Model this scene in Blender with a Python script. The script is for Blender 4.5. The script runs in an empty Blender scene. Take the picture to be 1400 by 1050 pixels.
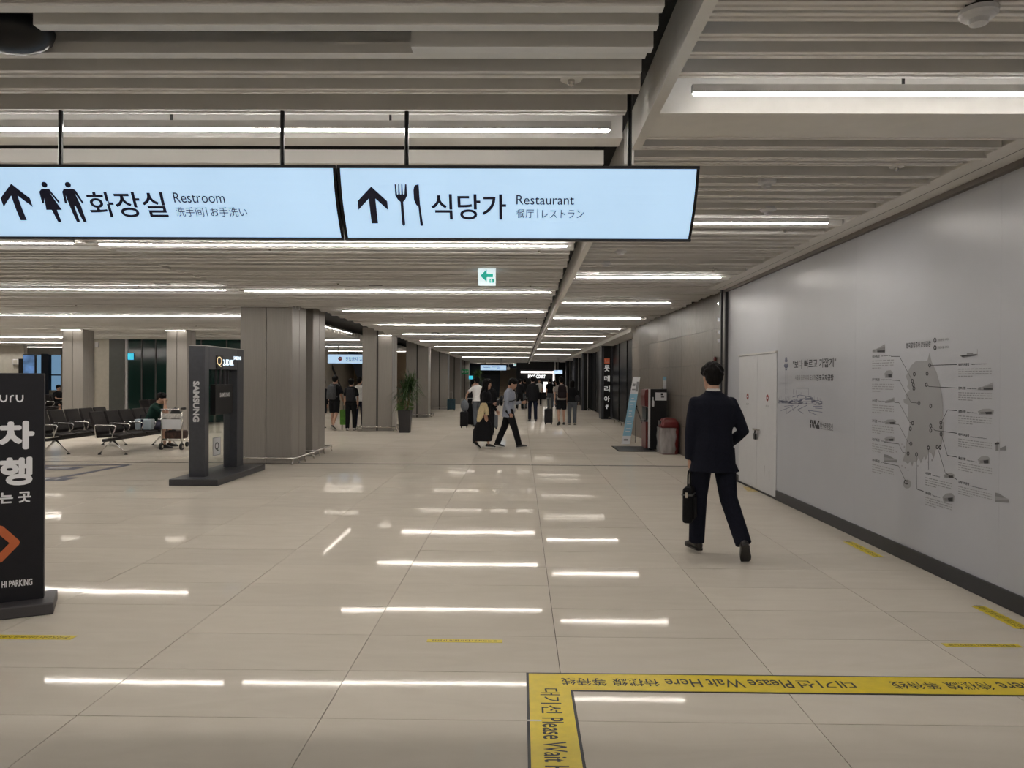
import bpy, bmesh, math, random
from mathutils import Vector, Matrix, Euler
random.seed(7)
SC = bpy.context.scene
COL = SC.collection

# ------------------------------------------------------------------ camera, world, exposure
FPX, CAMH = 1027.0, 1.66
cam_data = bpy.data.cameras.new('camera')
cam_data.sensor_fit = 'HORIZONTAL'; cam_data.sensor_width = 36.0
cam_data.lens = FPX / 1400.0 * 36.0
cam_data.clip_start = 0.05; cam_data.clip_end = 300
cam = bpy.data.objects.new('camera', cam_data); COL.objects.link(cam)
CAM_R = (Matrix.Rotation(12 / FPX, 4, 'Z') @ Matrix.Rotation(math.pi / 2 - 6 / FPX, 4, 'X') @ Matrix.Rotation(0.006, 4, 'Z'))
cam.matrix_world = Matrix.Translation((0, 0, CAMH)) @ CAM_R
SC.camera = cam
world = bpy.data.worlds.new('daylight'); SC.world = world
world.use_nodes = True
world.node_tree.nodes['Background'].inputs[0].default_value = (0.30, 0.52, 0.80, 1)
world.node_tree.nodes['Background'].inputs[1].default_value = 0.55
SC.view_settings.view_transform = 'Standard'; SC.view_settings.look = 'None'
SC.view_settings.gamma = 1.0; SC.view_settings.use_curve_mapping = False
SC.view_settings.exposure = 0.0
LED = 66.0            # radiance of the ceiling LED strips
SC.cycles.max_bounces = 8
SC.cycles.caustics_reflective = False; SC.cycles.caustics_refractive = False

# photograph pixel -> direction, then a point on a known surface
def ray(px, py):
    d = CAM_R.to_3x3() @ Vector(((px - 700) / FPX, (525 - py) / FPX, -1.0))
    return d
def on_floor(px, py):
    d = ray(px, py); t = -CAMH / d.z
    return Vector((d.x * t, d.y * t, 0))
def on_y(px, py, Y):
    d = ray(px, py); t = Y / d.y
    return Vector((d.x * t, Y, CAMH + d.z * t))
def on_x(px, py, X):
    d = ray(px, py); t = X / d.x
    return Vector((X, d.y * t, CAMH + d.z * t))

# ------------------------------------------------------------------ materials
def lin(c):
    return tuple(((v / 255) / 12.92 if v <= 10 else (((v / 255) + .055) / 1.055) ** 2.4) for v in c)
_M = {}
def mat(name, col, rough=.5, metal=0.0, var=.06, scale=8.0, bump=0.0, emit=0.0, trans=0.0, spec=.5, alpha=1.0, stretch=None):
    if name in _M: return _M[name]
    m = bpy.data.materials.new(name); m.use_nodes = True
    nt = m.node_tree; b = nt.nodes['Principled BSDF']
    b.inputs['Roughness'].default_value = rough
    b.inputs['Metallic'].default_value = metal
    b.inputs['Specular IOR Level'].default_value = spec
    if trans: b.inputs['Transmission Weight'].default_value = trans
    if alpha < 1: b.inputs['Alpha'].default_value = alpha
    n = nt.nodes.new('ShaderNodeTexNoise'); n.inputs['Scale'].default_value = scale; n.inputs['Detail'].default_value = 4
    g = nt.nodes.new('ShaderNodeNewGeometry')
    src = g.outputs['Position']
    if stretch:
        mp = nt.nodes.new('ShaderNodeMapping'); mp.inputs['Scale'].default_value = stretch
        nt.links.new(src, mp.inputs['Vector']); src = mp.outputs['Vector']
    nt.links.new(src, n.inputs['Vector'])
    r = nt.nodes.new('ShaderNodeValToRGB')
    r.color_ramp.elements[0].position = .3; r.color_ramp.elements[1].position = .7
    r.color_ramp.elements[0].color = tuple(max(0, c * (1 - var)) for c in col) + (1,)
    r.color_ramp.elements[1].color = tuple(min(1, c * (1 + var)) for c in col) + (1,)
    nt.links.new(n.outputs['Fac'], r.inputs['Fac'])
    nt.links.new(r.outputs['Color'], b.inputs['Base Color'])
    if bump:
        bp = nt.nodes.new('ShaderNodeBump'); bp.inputs['Strength'].default_value = bump; bp.inputs['Distance'].default_value = .01
        nt.links.new(n.outputs['Fac'], bp.inputs['Height']); nt.links.new(bp.outputs['Normal'], b.inputs['Normal'])
    if emit:
        nt.links.new(r.outputs['Color'], b.inputs['Emission Color']); b.inputs['Emission Strength'].default_value = emit
    _M[name] = m
    return m

def tile_material():
    m = bpy.data.materials.new('polished_floor_tile'); m.use_nodes = True
    nt = m.node_tree; b = nt.nodes['Principled BSDF']; L = nt.links.new
    g = nt.nodes.new('ShaderNodeNewGeometry')
    n1 = nt.nodes.new('ShaderNodeTexNoise'); n1.inputs['Scale'].default_value = 1.3; n1.inputs['Detail'].default_value = 6; n1.inputs['Distortion'].default_value = 1.5
    mp = nt.nodes.new('ShaderNodeMapping'); mp.inputs['Rotation'].default_value = (0, 0, .6); mp.inputs['Scale'].default_value = (1, 3.5, 1)
    L(g.outputs['Position'], mp.inputs['Vector']); L(mp.outputs['Vector'], n1.inputs['Vector'])
    r = nt.nodes.new('ShaderNodeValToRGB')
    r.color_ramp.elements[0].position = .3; r.color_ramp.elements[1].position = .72
    r.color_ramp.elements[0].color = (.585, .533, .458, 1); r.color_ramp.elements[1].color = (.628, .576, .500, 1)
    L(n1.outputs['Fac'], r.inputs['Fac'])
    # a slightly different shade per tile
    dv = nt.nodes.new('ShaderNodeVectorMath'); dv.operation = 'MULTIPLY_ADD'
    dv.inputs[1].default_value = (1 / 1.2, 1 / .6, 0); dv.inputs[2].default_value = (-TX0 / 1.2 + 50, -TY0 / .6 + 50, 0)
    fl = nt.nodes.new('ShaderNodeVectorMath'); fl.operation = 'FLOOR'
    wn = nt.nodes.new('ShaderNodeTexWhiteNoise'); wn.noise_dimensions = '2D'
    L(g.outputs['Position'], dv.inputs[0]); L(dv.outputs[0], fl.inputs[0]); L(fl.outputs[0], wn.inputs['Vector'])
    mr = nt.nodes.new('ShaderNodeMapRange'); mr.inputs['To Min'].default_value = .955; mr.inputs['To Max'].default_value = 1.03
    L(wn.outputs['Value'], mr.inputs['Value'])
    mx = nt.nodes.new('ShaderNodeVectorMath'); mx.operation = 'SCALE'
    L(r.outputs['Color'], mx.inputs[0]); L(mr.outputs['Result'], mx.inputs['Scale'])
    # polished, softly mirroring tile: diffuse body under a thin gloss that grows towards grazing view
    n2 = nt.nodes.new('ShaderNodeTexNoise'); n2.inputs['Scale'].default_value = 2.2; n2.inputs['Detail'].default_value = 3
    L(g.outputs['Position'], n2.inputs['Vector'])
    rr = nt.nodes.new('ShaderNodeMapRange'); rr.inputs['To Min'].default_value = .03; rr.inputs['To Max'].default_value = .052
    bp = nt.nodes.new('ShaderNodeBump'); bp.inputs['Strength'].default_value = .012; bp.inputs['Distance'].default_value = .02
    L(n2.outputs['Fac'], rr.inputs['Value']); L(n2.outputs['Fac'], bp.inputs['Height'])
    df = nt.nodes.new('ShaderNodeBsdfDiffuse'); L(mx.outputs[0], df.inputs['Color'])
    gl = nt.nodes.new('ShaderNodeBsdfGlossy'); gl.inputs['Color'].default_value = (1, .97, .93, 1); L(rr.outputs['Result'], gl.inputs['Roughness']); L(bp.outputs['Normal'], gl.inputs['Normal'])
    gl.distribution = 'GGX'
    dt = nt.nodes.new('ShaderNodeVectorMath'); dt.operation = 'DOT_PRODUCT'; L(g.outputs['Normal'], dt.inputs[0]); L(g.outputs['Incoming'], dt.inputs[1])
    ab = nt.nodes.new('ShaderNodeMath'); ab.operation = 'ABSOLUTE'; L(dt.outputs['Value'], ab.inputs[0])
    om = nt.nodes.new('ShaderNodeMath'); om.operation = 'SUBTRACT'; om.inputs[0].default_value = 1.0; L(ab.outputs[0], om.inputs[1])
    pw = nt.nodes.new('ShaderNodeMath'); pw.operation = 'POWER'; pw.inputs[1].default_value = 5.0; L(om.outputs[0], pw.inputs[0])
    fa = nt.nodes.new('ShaderNodeMath'); fa.operation = 'MULTIPLY_ADD'; fa.inputs[1].default_value = .40; fa.inputs[2].default_value = .005; L(pw.outputs[0], fa.inputs[0])
    ms = nt.nodes.new('ShaderNodeMixShader'); L(fa.outputs[0], ms.inputs[0]); L(df.outputs[0], ms.inputs[1]); L(gl.outputs[0], ms.inputs[2])
    nt.nodes.remove(b)
    L(ms.outputs[0], nt.nodes['Material Output'].inputs['Surface'])
    return m
TX0 = on_floor(766, 919).x
TY0 = on_floor(790, 986).y

def stone_wall_material():
    m = bpy.data.materials.new('taupe_stone'); m.use_nodes = True
    nt = m.node_tree; b = nt.nodes['Principled BSDF']; L = nt.links.new
    g = nt.nodes.new('ShaderNodeNewGeometry')
    n1 = nt.nodes.new('ShaderNodeTexNoise'); n1.inputs['Scale'].default_value = 5; n1.inputs['Detail'].default_value = 8
    mp = nt.nodes.new('ShaderNodeMapping'); mp.inputs['Scale'].default_value = (3, 3, 1)
    L(g.outputs['Position'], mp.inputs['Vector']); L(mp.outputs['Vector'], n1.inputs['Vector'])
    r = nt.nodes.new('ShaderNodeValToRGB')
    r.color_ramp.elements[0].position = .3; r.color_ramp.elements[1].position = .7
    r.color_ramp.elements[0].color = (.115, .098, .082, 1); r.color_ramp.elements[1].color = (.155, .132, .112, 1)
    L(n1.outputs['Fac'], r.inputs['Fac']); L(r.outputs['Color'], b.inputs['Base Color'])
    b.inputs['Roughness'].default_value = .38
    return m

MT = tile_material()
M_STONE = stone_wall_material()
M_GROUT = mat('dark_grout', (.10, .09, .08), .8)
M_SLAT = mat('slat_paint', (.74, .72, .69), .42, var=.03, scale=3)
M_PLENUM = mat('black_plenum', (.012, .012, .013), .9)
M_WHITEPAINT = mat('white_painted_metal', (.74, .72, .69), .4, var=.03)
M_HOARD = mat('hoarding_white', (.44, .45, .49), .33, var=.02, scale=2)
M_DKTRIM = mat('dark_grey_trim', (.032, .032, .036), .4, spec=.3)
M_BLACK = mat('black_satin', (.009, .009, .010), .35, spec=.3)
M_INK = mat('print_black', (.025, .025, .03), .6, var=.02)
M_INKG = mat('print_grey', (.20, .20, .21), .6, var=.02)
M_INKL = mat('print_light_grey', (.29, .29, .30), .6, var=.02)
M_INKM = mat('print_map_grey', (.30, .30, .31), .5, var=.02)
M_INKB = mat('print_slate_blue', (.16, .17, .25), .6, var=.1, scale=60)
M_PILLAR = mat('pillar_brushed_panel', (.31, .288, .264), .36, .25, var=.05, scale=6, stretch=(8, 8, .3))
M_PILLARD = mat('pillar_seam_dark', (.05, .047, .045), .5)
M_STEEL = mat('stainless_steel', (.60, .58, .55), .25, 1.0)
M_CHROME = mat('polished_chrome', (.72, .72, .72), .12, 1.0)
M_LED = mat('led_diffuser', (1.0, .95, .885), .5, var=0, emit=LED)
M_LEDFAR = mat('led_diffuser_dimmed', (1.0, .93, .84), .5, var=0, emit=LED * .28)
M_ALU = mat('aluminium_housing', (.55, .54, .52), .35, .6)
M_SIGNBLUE = mat('lightbox_face', lin((182, 214, 243)), .35, var=.03, scale=3, emit=.80)
M_SIGNINK = mat('lightbox_navy_print', (.012, .014, .05), .5, var=.02)
M_WHITEL = mat('lit_white_letters', (1, 1, 1), .5, var=0, emit=1.6)
M_WHITEP = mat('matt_white_print', (.60, .60, .62), .5, var=.02)
M_GREEN = mat('exit_green', (.02, .42, .32), .5, emit=.6)
M_EXITW = mat('exit_white_face', (.75, .88, .92), .5, var=.02, emit=.75)
M_YELLOW = mat('yellow_tape', (.74, .56, .015), .38, var=.06, scale=20)
M_PYLON = mat('pylon_black', (.010, .010, .014), .45, var=.1, scale=20, spec=.3)
M_PYLONB = mat('pylon_base_charcoal', (.05, .046, .05), .45)
M_ORANGE = mat('orange_print', (.55, .13, .04), .5, var=.03)
M_FRAMEG = mat('graphite_metal', (.066, .069, .080), .4, .3, var=.08, scale=15)
M_GLASS = mat('clear_glass', (.92, .96, .94), .02, trans=1.0, var=0)
M_GREENGLASS = mat('dark_green_glass', (.006, .032, .027), .08, var=.3, scale=.7, stretch=(1, 1, .2))
M_CREAM = mat('cream_panel', (.46, .43, .37), .5)
M_DKPANEL = mat('dark_grey_green_panel', (.075, .08, .075), .45)
M_TANWALL = mat('tan_wall', (.36, .27, .18), .5, var=.05, scale=1)
M_SCREEN = mat('blue_screen', (.10, .20, .40), .3, var=.5, scale=2.5, emit=.6)
M_CYAN = mat('cyan_sign', (.05, .55, .75), .4, emit=.8)
M_GREENS = mat('green_sign', (.02, .24, .09), .4, emit=.15)
M_SEAT = mat('seat_black_vinyl', (.018, .015, .015), .5, var=.15, scale=30, spec=.3)
M_RED = mat('red_plastic', (.105, .008, .008), .35)
M_RUBBER = mat('black_rubber', (.015, .015, .015), .7)
M_BLUEG = mat('navy_wall', (.05, .065, .10), .4)

# ------------------------------------------------------------------ geometry helpers
class MB:
    def __init__(s): s.v = []; s.f = []
    def add(s, vs, fs):
        o = len(s.v); s.v += [tuple(v) for v in vs]; s.f += [tuple(i + o for i in f) for f in fs]; return s
    def box(s, x0, x1, y0, y1, z0, z1):
        return s.add([(x0, y0, z0), (x1, y0, z0), (x1, y1, z0), (x0, y1, z0), (x0, y0, z1), (x1, y0, z1), (x1, y1, z1), (x0, y1, z1)],
                     [(0, 3, 2, 1), (4, 5, 6, 7), (0, 1, 5, 4), (1, 2, 6, 5), (2, 3, 7, 6), (3, 0, 4, 7)])
    def obox(s, c, ax, ay, az):      # box from centre and half-axis vectors
        c = Vector(c); ax = Vector(ax); ay = Vector(ay); az = Vector(az)
        P = [c + a * ax + b * ay + d * az for d in (-1, 1) for a, b in ((-1, -1), (1, -1), (1, 1), (-1, 1))]
        return s.add(P, [(0, 3, 2, 1), (4, 5, 6, 7), (0, 1, 5, 4), (1, 2, 6, 5), (2, 3, 7, 6), (3, 0, 4, 7)])
    def bar(s, p0, p1, w, h, up=(0, 0, 1)):
        p0 = Vector(p0); p1 = Vector(p1); d = (p1 - p0); l = d.length; d.normalize()
        u = Vector(up)
        if abs(d.dot(u)) > .98: u = Vector((0, 1, 0))
        x = d.cross(u).normalized(); u = x.cross(d).normalized()
        return s.obox((p0 + p1) / 2, x * w / 2, d * l / 2, u * h / 2)
    def ring(s, c, ax, ay, n):
        c = Vector(c)
        return [c + Vector(ax) * math.cos(2 * math.pi * i / n) + Vector(ay) * math.sin(2 * math.pi * i / n) for i in range(n)]
    def loft(s, rings, cap=True):
        n = len(rings[0]); o = len(s.v)
        for r in rings: s.v += [tuple(p) for p in r]
        for k in range(len(rings) - 1):
            for i in range(n):
                a = o + k * n + i; b = o + k * n + (i + 1) % n
                s.f.append((a, b, b + n, a + n))
        if cap:
            s.f.append(tuple(o + i for i in reversed(range(n))))
            s.f.append(tuple(o + (len(rings) - 1) * n + i for i in range(n)))
        return s
    def tube(s, pts, radii, n=10, flat=1.0, ref=None, dome=False):
        """tube along pts; radii: number, or list of number/(rx,ry)"""
        pts = [Vector(p) for p in pts]
        if not isinstance(radii, (list, tuple)): radii = [radii] * len(pts)
        rr = [(r, r * flat) if not isinstance(r, (list, tuple)) else r for r in radii]
        if dome:
            d0 = (pts[0] - pts[1]).normalized(); d1 = (pts[-1] - pts[-2]).normalized()
            a, b = rr[0], rr[-1]
            pts = [pts[0] + d0 * max(a) * .85, pts[0] + d0 * max(a) * .5] + pts + [pts[-1] + d1 * max(b) * .5, pts[-1] + d1 * max(b) * .85]
            rr = [(a[0] * .45, a[1] * .45), (a[0] * .85, a[1] * .85)] + rr + [(b[0] * .85, b[1] * .85), (b[0] * .45, b[1] * .45)]
        rings = []
        prev = None
        for i, p in enumerate(pts):
            if i == 0: d = pts[1] - pts[0]
            elif i == len(pts) - 1: d = pts[-1] - pts[-2]
            else: d = (pts[i + 1] - pts[i]).normalized() + (pts[i] - pts[i - 1]).normalized()
            d.normalize()
            u = Vector(ref) if ref else (prev if prev is not None else (Vector((1, 0, 0)) if abs(d.x) < .9 else Vector((0, 1, 0))))
            x = (u - d * u.dot(d))
            if x.length < 1e-4: x = d.orthogonal()
            x.normalize(); prev = x; y = d.cross(x)
            rings.append(s.ring(p, x * rr[i][0], y * rr[i][1], n))
        return s.loft(rings)
    def cyl(s, p0, p1, r0, r1=None, n=14):
        return s.tube([p0, p1], [r0, r0 if r1 is None else r1], n)
    def lathe(s, prof, c=(0, 0, 0), n=20):
        return s.loft([s.ring((c[0], c[1], c[2] + z), (r, 0, 0), (0, r, 0), n) for r, z in prof])
    def ellipsoid(s, c, r, n=14, m=9, R=None):
        rings = []
        for k in range(m):
            t = math.pi * (k + .35) / (m - .3); zz = -math.cos(t); q = math.sin(t)
            ring = [Vector((r[0] * q * math.cos(2 * math.pi * i / n), r[1] * q * math.sin(2 * math.pi * i / n), r[2] * zz)) for i in range(n)]
            if R is not None: ring = [R @ p for p in ring]
            rings.append([p + Vector(c) for p in ring])
        return s.loft(rings)
    def prism(s, poly, fn):
        """poly: 2-D outline; fn(u, v, side) -> 3-D, side 0/1"""
        n = len(poly); a = [fn(u, v, 0) for u, v in poly]; b = [fn(u, v, 1) for u, v in poly]
        s.add(a + b, [tuple(reversed(range(n))), tuple(range(n, 2 * n))] + [(i, (i + 1) % n, n + (i + 1) % n, n + i) for i in range(n)])
        return s
    def mesh(s, name, m=None, smooth=False, bevel=0, seg=2):
        me = bpy.data.meshes.new(name); me.from_pydata(s.v, [], s.f); me.update()
        bm = bmesh.new(); bm.from_mesh(me)
        if any(len(f.verts) > 4 for f in bm.faces):
            bmesh.ops.triangulate(bm, faces=[f for f in bm.faces if len(f.verts) > 6])
        bmesh.ops.recalc_face_normals(bm, faces=bm.faces)
        if bevel:
            es = [e for e in bm.edges if len(e.link_faces) == 2 and e.calc_face_angle(0) > .6]
            bmesh.ops.bevel(bm, geom=es, offset=bevel, segments=seg, affect='EDGES', profile=.5)
        bm.to_mesh(me); bm.free()
        if smooth: me.polygons.foreach_set('use_smooth', [True] * len(me.polygons))
        if m: me.materials.append(m)
        return me
    def build(s, name, m, parent=None, smooth=False, bevel=0, seg=2):
        return put(name, s.mesh(name, m, smooth, bevel, seg), parent)

def put(name, me, parent=None):
    o = bpy.data.objects.new(name, me); COL.objects.link(o)
    if parent is not None:
        o.parent = parent; o.matrix_parent_inverse = pmat(parent).inverted()
    return o
def pmat(o):
    m = o.matrix_basis.copy()
    if o.parent: m = pmat(o.parent) @ o.matrix_parent_inverse @ m
    return m
def tag(o, label, cat, group=None, kind=None):
    o['label'] = label
    if cat: o['category'] = cat
    if group: o['group'] = group
    if kind: o['kind'] = kind
    return o
def thing(name, label, cat, loc=(0, 0, 0), group=None):
    o = bpy.data.objects.new(name, None); COL.objects.link(o); o.location = loc; o.empty_display_size = .1
    return tag(o, label, cat, group)
def struct(name, mb, m, label=None, **k):
    o = mb.build(name, m, **k); o['kind'] = 'structure'
    if label: o['label'] = label
    return o
def structe(name, label=None, loc=(0, 0, 0)):
    o = bpy.data.objects.new(name, None); COL.objects.link(o); o.location = loc; o['kind'] = 'structure'
    if label: o['label'] = label
    return o
def copy_tree(o, parent=None, M=None):
    c = o.copy(); COL.objects.link(c)
    if parent is not None: c.parent = parent
    if M is not None: c.matrix_basis = M @ c.matrix_basis
    for ch in o.children: copy_tree(ch, c)
    return c

TMP = bpy.data.scenes.new('scratch')          # scratch scene for converting letters and fusing bodies, removed at the end
def evaluated_mesh(o):
    TMP.collection.objects.link(o)
    with bpy.context.temp_override(scene=TMP, view_layer=TMP.view_layers[0]):
        dg = bpy.context.evaluated_depsgraph_get(); dg.update()
    me = bpy.data.meshes.new_from_object(o.evaluated_get(dg))
    bpy.data.objects.remove(o)
    return me
_textcache = {}
def glyphs(s, weight=0.0):
    """triangles of a piece of lettering, normalised to the unit square; returns verts2d, faces, aspect"""
    k = (s, weight)
    if k in _textcache: return _textcache[k]
    c = bpy.data.curves.new('lettering', 'FONT'); c.body = s; c.size = 1; c.resolution_u = 4; c.offset = weight
    me = evaluated_mesh(bpy.data.objects.new('lettering', c))
    xs = [v.co.x for v in me.vertices]; ys = [v.co.y for v in me.vertices]
    x0, x1, y0, y1 = min(xs), max(xs), min(ys), max(ys)
    vs = [((v.co.x - x0) / (x1 - x0), (v.co.y - y0) / (y1 - y0)) for v in me.vertices]
    fs = [tuple(p.vertices) for p in me.polygons]
    r = (vs, fs, (x1 - x0) / (y1 - y0))
    bpy.data.curves.remove(c); bpy.data.meshes.remove(me)
    _textcache[k] = r
    return r
def text_mb(mb, s, fn, weight=0.0):
    vs, fs, a = glyphs(s, weight)
    return mb.add([fn(u, v) for u, v in vs], fs)
def flat_build(mb, name, m, parent):
    """faces kept as they are (print on a surface)"""
    me = bpy.data.meshes.new(name); me.from_pydata(mb.v, [], mb.f); me.update(); me.materials.append(m)
    return put(name, me, parent)
# ================================================================== FLOOR
XL, XR, YB, YE = -26.0, 5.2, -9.0, 72.0
floor = struct('floor', MB().box(XL, XR, YB, YE, -.08, -.008), M_GROUT, 'beige polished tile floor with thin dark joints')
GAP = .0022
def tile_mb(x0, x1, y0, y1, dz=0, tx=0, ty=0):
    cx, cy = (x0 + x1) / 2, (y0 + y1) / 2
    x0 += GAP; x1 -= GAP; y0 += GAP; y1 -= GAP
    z = lambda x, y: dz + (x - cx) * tx + (y - cy) * ty
    return [(x0, y0, -.008), (x1, y0, -.008), (x1, y1, -.008), (x0, y1, -.008), (x0, y0, z(x0, y0)), (x1, y0, z(x1, y0)), (x1, y1, z(x1, y1)), (x0, y1, z(x0, y1))], \
        [(4, 5, 6, 7), (0, 1, 5, 4), (1, 2, 6, 5), (2, 3, 7, 6), (3, 0, 4, 7)]
_tm = {}
def unit_tile(w):
    w = round(w, 3)
    if w not in _tm:
        me = bpy.data.meshes.new('tile'); v, f = tile_mb(-w / 2, w / 2, -.3, .3); me.from_pydata(v, [], f); me.update(); me.materials.append(MT); _tm[w] = me
    return _tm[w]
JOINT_Y = on_floor(600, 635).y           # the expansion joint across the corridor
field = MB(); ntile = 0
k0 = int((YB - TY0) / .6) - 1; k1 = int((YE - TY0) / .6) + 1
for k in range(k0, k1):
    y0 = TY0 + .6 * k; y1 = y0 + .6
    if y1 <= YB or y0 >= YE: continue
    y0c, y1c = max(y0, YB), min(y1, YE)
    for j in range(-23, 5):
        x0 = TX0 + 1.2 * j; x1 = x0 + 1.2
        if x1 <= XL or x0 >= XR: continue
        x0c, x1c = max(x0, XL), min(x1, XR)
        if x0c < 3.58 < x1c and y1 < 13: x1c = 3.58
        yy = (y0 + y1) / 2
        seen = 2.7 < yy < 14.4 and x1 > -.74 * y1 - .1 and x0 < .72 * y1 and x0 < 3.5
        tx, ty, dz = random.gauss(0, .0006), random.gauss(0, .0009), random.uniform(-.0004, .0004)
        if seen and ntile < 298 and y1c - y0c > .59:
            o = put('tile', unit_tile(x1c - x0c), floor); o.location = ((x0c + x1c) / 2, (y0 + y1) / 2, dz); o.rotation_euler = (ty, -tx, 0); ntile += 1
        elif x0 < 3.58 or y0 > 12:
            field.add(*tile_mb(x0c, x1c, y0c, y1c, dz, tx, ty))
fo = field.build('tile_field', MT, floor); fo['kind'] = 'stuff'
tr = struct('trim_1', MB().box(-25, 3.5, JOINT_Y - .022, JOINT_Y + .022, -.004, .004), M_DKTRIM, 'thin dark metal expansion joint strip set across the floor')
MB().box(-25, 3.5, JOINT_Y + .022, JOINT_Y + .045, -.004, .003).build('edge_strip', M_STEEL, tr)

# ================================================================== CEILINGS
def slat_profile(w, groove=True, h=.14):
    if groove: return [(0, h), (0, 0), (w * .36, 0), (w * .38, .010), (w * .62, .010), (w * .64, 0), (w, 0), (w, h)]
    return [(0, h), (0, 0), (w, 0), (w, h)]
_sm = {}
def slat_mesh(L, w, groove=True, h=.14):
    k = (round(L, 2), w, groove, h)
    if k not in _sm:
        _sm[k] = MB().prism(slat_profile(w, groove, h), lambda u, v, s: (k[0] * s, u, v)).mesh('slat', M_SLAT)
    return _sm[k]
def slat(parent, x0, x1, y, z, w=.08, groove=True, h=.14):
    o = put('slat', slat_mesh(x1 - x0, w, groove, h), parent); o.location = (x0, y, z); return o
ZL, ZR = 3.0, 3.235
PITCH = .23
cm = struct('ceiling_corridor', MB().box(-4.9, .6, YB, 68, 3.44, 3.5), M_PLENUM, 'black ceiling void above the pale slats of the corridor')
cr = struct('ceiling_right', MB().box(.72, 5.2, YB, 68, 3.66, 3.72), M_PLENUM, 'black ceiling void above the slats beside the hoarding')
ch = struct('ceiling_hall', MB().box(XL, -4.9, YB, 68, 3.44, 3.5), M_PLENUM, 'black ceiling void above the slats of the waiting hall')
# near corridor slats, read off one by one: y of the front edge in the photograph, drop, width
for py, dz, w, x0, hh in ((-45, .02, .055, -4.3, .17), (-18, .0, .055, -4.3, .17), (8, -.01, .052, -4.3, .17), (34, -.015, .05, -1.85, .12), (62, .01, .055, -4.3, .045), (64, -.02, .055, -.47, .09),
                      (97, .0, .075, -4.3, .17), (121, .005, .065, -4.3, .17), (150, .005, .07, -4.3, .17)):
    z = ZL + dz; d = ray(500, py); y = (z - CAMH) / d.z * d.y
    slat(cm, x0 + random.uniform(0, .03), .52 + random.uniform(-.02, .03), y + (.07 if hh < .05 else 0), z, w, w > .06, hh)
slat(cm, -4.3, .50, 4.62, 2.985, .06, False, .085)
slat(cm, -4.3, .47, 4.80, 2.965, .06, False, .085)
y = 4.98
while y < 68:
    st = y > JOINT_Y + .3
    slat(cm, (-4.18 + (.10 * ((y * 3.1) % 1)) if st else -4.32), .55 - .07 * ((y * 1.7) % 1), y, ZL + .045 * (y > 14) + random.choice((0, 0, .012, .02, .004)), .08, y < 12)
    y += PITCH
y = 5.9
while y < 36:
    gap = y > JOINT_Y + .3
    slat(ch, -25, (-5.42 - .1 * ((y * 2.3) % 1)) if gap else -4.42, y, ZL + .02 + random.choice((0, 0, .012, .02, .004)), .08, y < 11)
    y += PITCH
for py in (-40, -16, 2, 18, 46, 71, 99):
    z = ZR + random.choice((.0, .01)); d = ray(1100, py); y = (z - CAMH) / d.z * d.y
    slat(cr, .70, 3.5, y, z, .075, True, .16)
y = 4.86
while y < 66:
    xe = 3.27 - .08 * ((y * 1.9) % 1) if y < 13.2 else (3.52 - .012 * (y - 13) + .05 * ((y * 1.3) % 1) if y < 23 else 3.3)
    slat(cr, .70, xe, y, ZR + random.choice((0, 0, .015, .03, .005)), .08, y < 12)
    y += PITCH
# plain ceiling behind the photographer
struct('ceiling_rear', MB().box(XL, 3.6, YB, 1.9, 3.1, 3.16), M_SLAT, 'plain pale ceiling')
struct('ceiling_far', MB().box(-8, 5.2, 60, 72, 3.16, 3.2), M_SLAT, 'plain pale ceiling at the far end of the corridor')
# cross beams and the long divider
struct('beam_cross_corridor', MB().box(-4.9, .58, 4.36, 4.52, 3.06, 3.4), M_WHITEPAINT, 'flat white cross beam behind the ceiling light strip', bevel=.004)
struct('beam_cross_side', MB().box(.68, 3.6, 4.36, 4.76, 3.205, 3.6), M_WHITEPAINT, 'wide flat white cross beam lit by the light strip', bevel=.004)
struct('beam_divider_front', MB().box(.625, .675, 1.9, 4.3, 2.975, 3.5), M_WHITEPAINT, 'white fin dividing the two slatted ceilings, stopping at the cross beam')
struct('beam_divider', MB().box(.625, .685, 4.62, 66, 2.985, 3.66), M_WHITEPAINT, 'long white fin dividing the two slatted ceilings')
struct('trim_2', MB().box(.55, .625, 1.9, 66, 3.2, 3.44), M_PLENUM, 'black gap beside the white fin')
# soffit over the hoarding, with the dark taupe trim
so = struct('trim_3', MB().box(3.24, 3.62, YB, 13.2, 3.25, 3.5), M_WHITEPAINT, 'white soffit running above the hoarding', bevel=.006)
MB().box(3.54, 3.62, YB, 13.2, 3.205, 3.25).build('shadow_trim', mat('taupe_trim', (.12, .10, .09), .5), so)
MB().box(3.40, 3.405, YB, 13.2, 3.2485, 3.2505).build('soffit_joint', M_DKTRIM, so)
struct('trim_4', MB().box(3.30, 4.0, 22.6, 66, 3.12, 3.5), M_WHITEPAINT, 'pale soffit above the dark storefronts')
# dark groove, and the LED run beside the pillars
struct('trim_5', MB().box(-5.45, -4.15, JOINT_Y + .2, 66, 3.3, 3.44), M_PLENUM, 'black recess in the ceiling above the pillar row')

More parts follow.
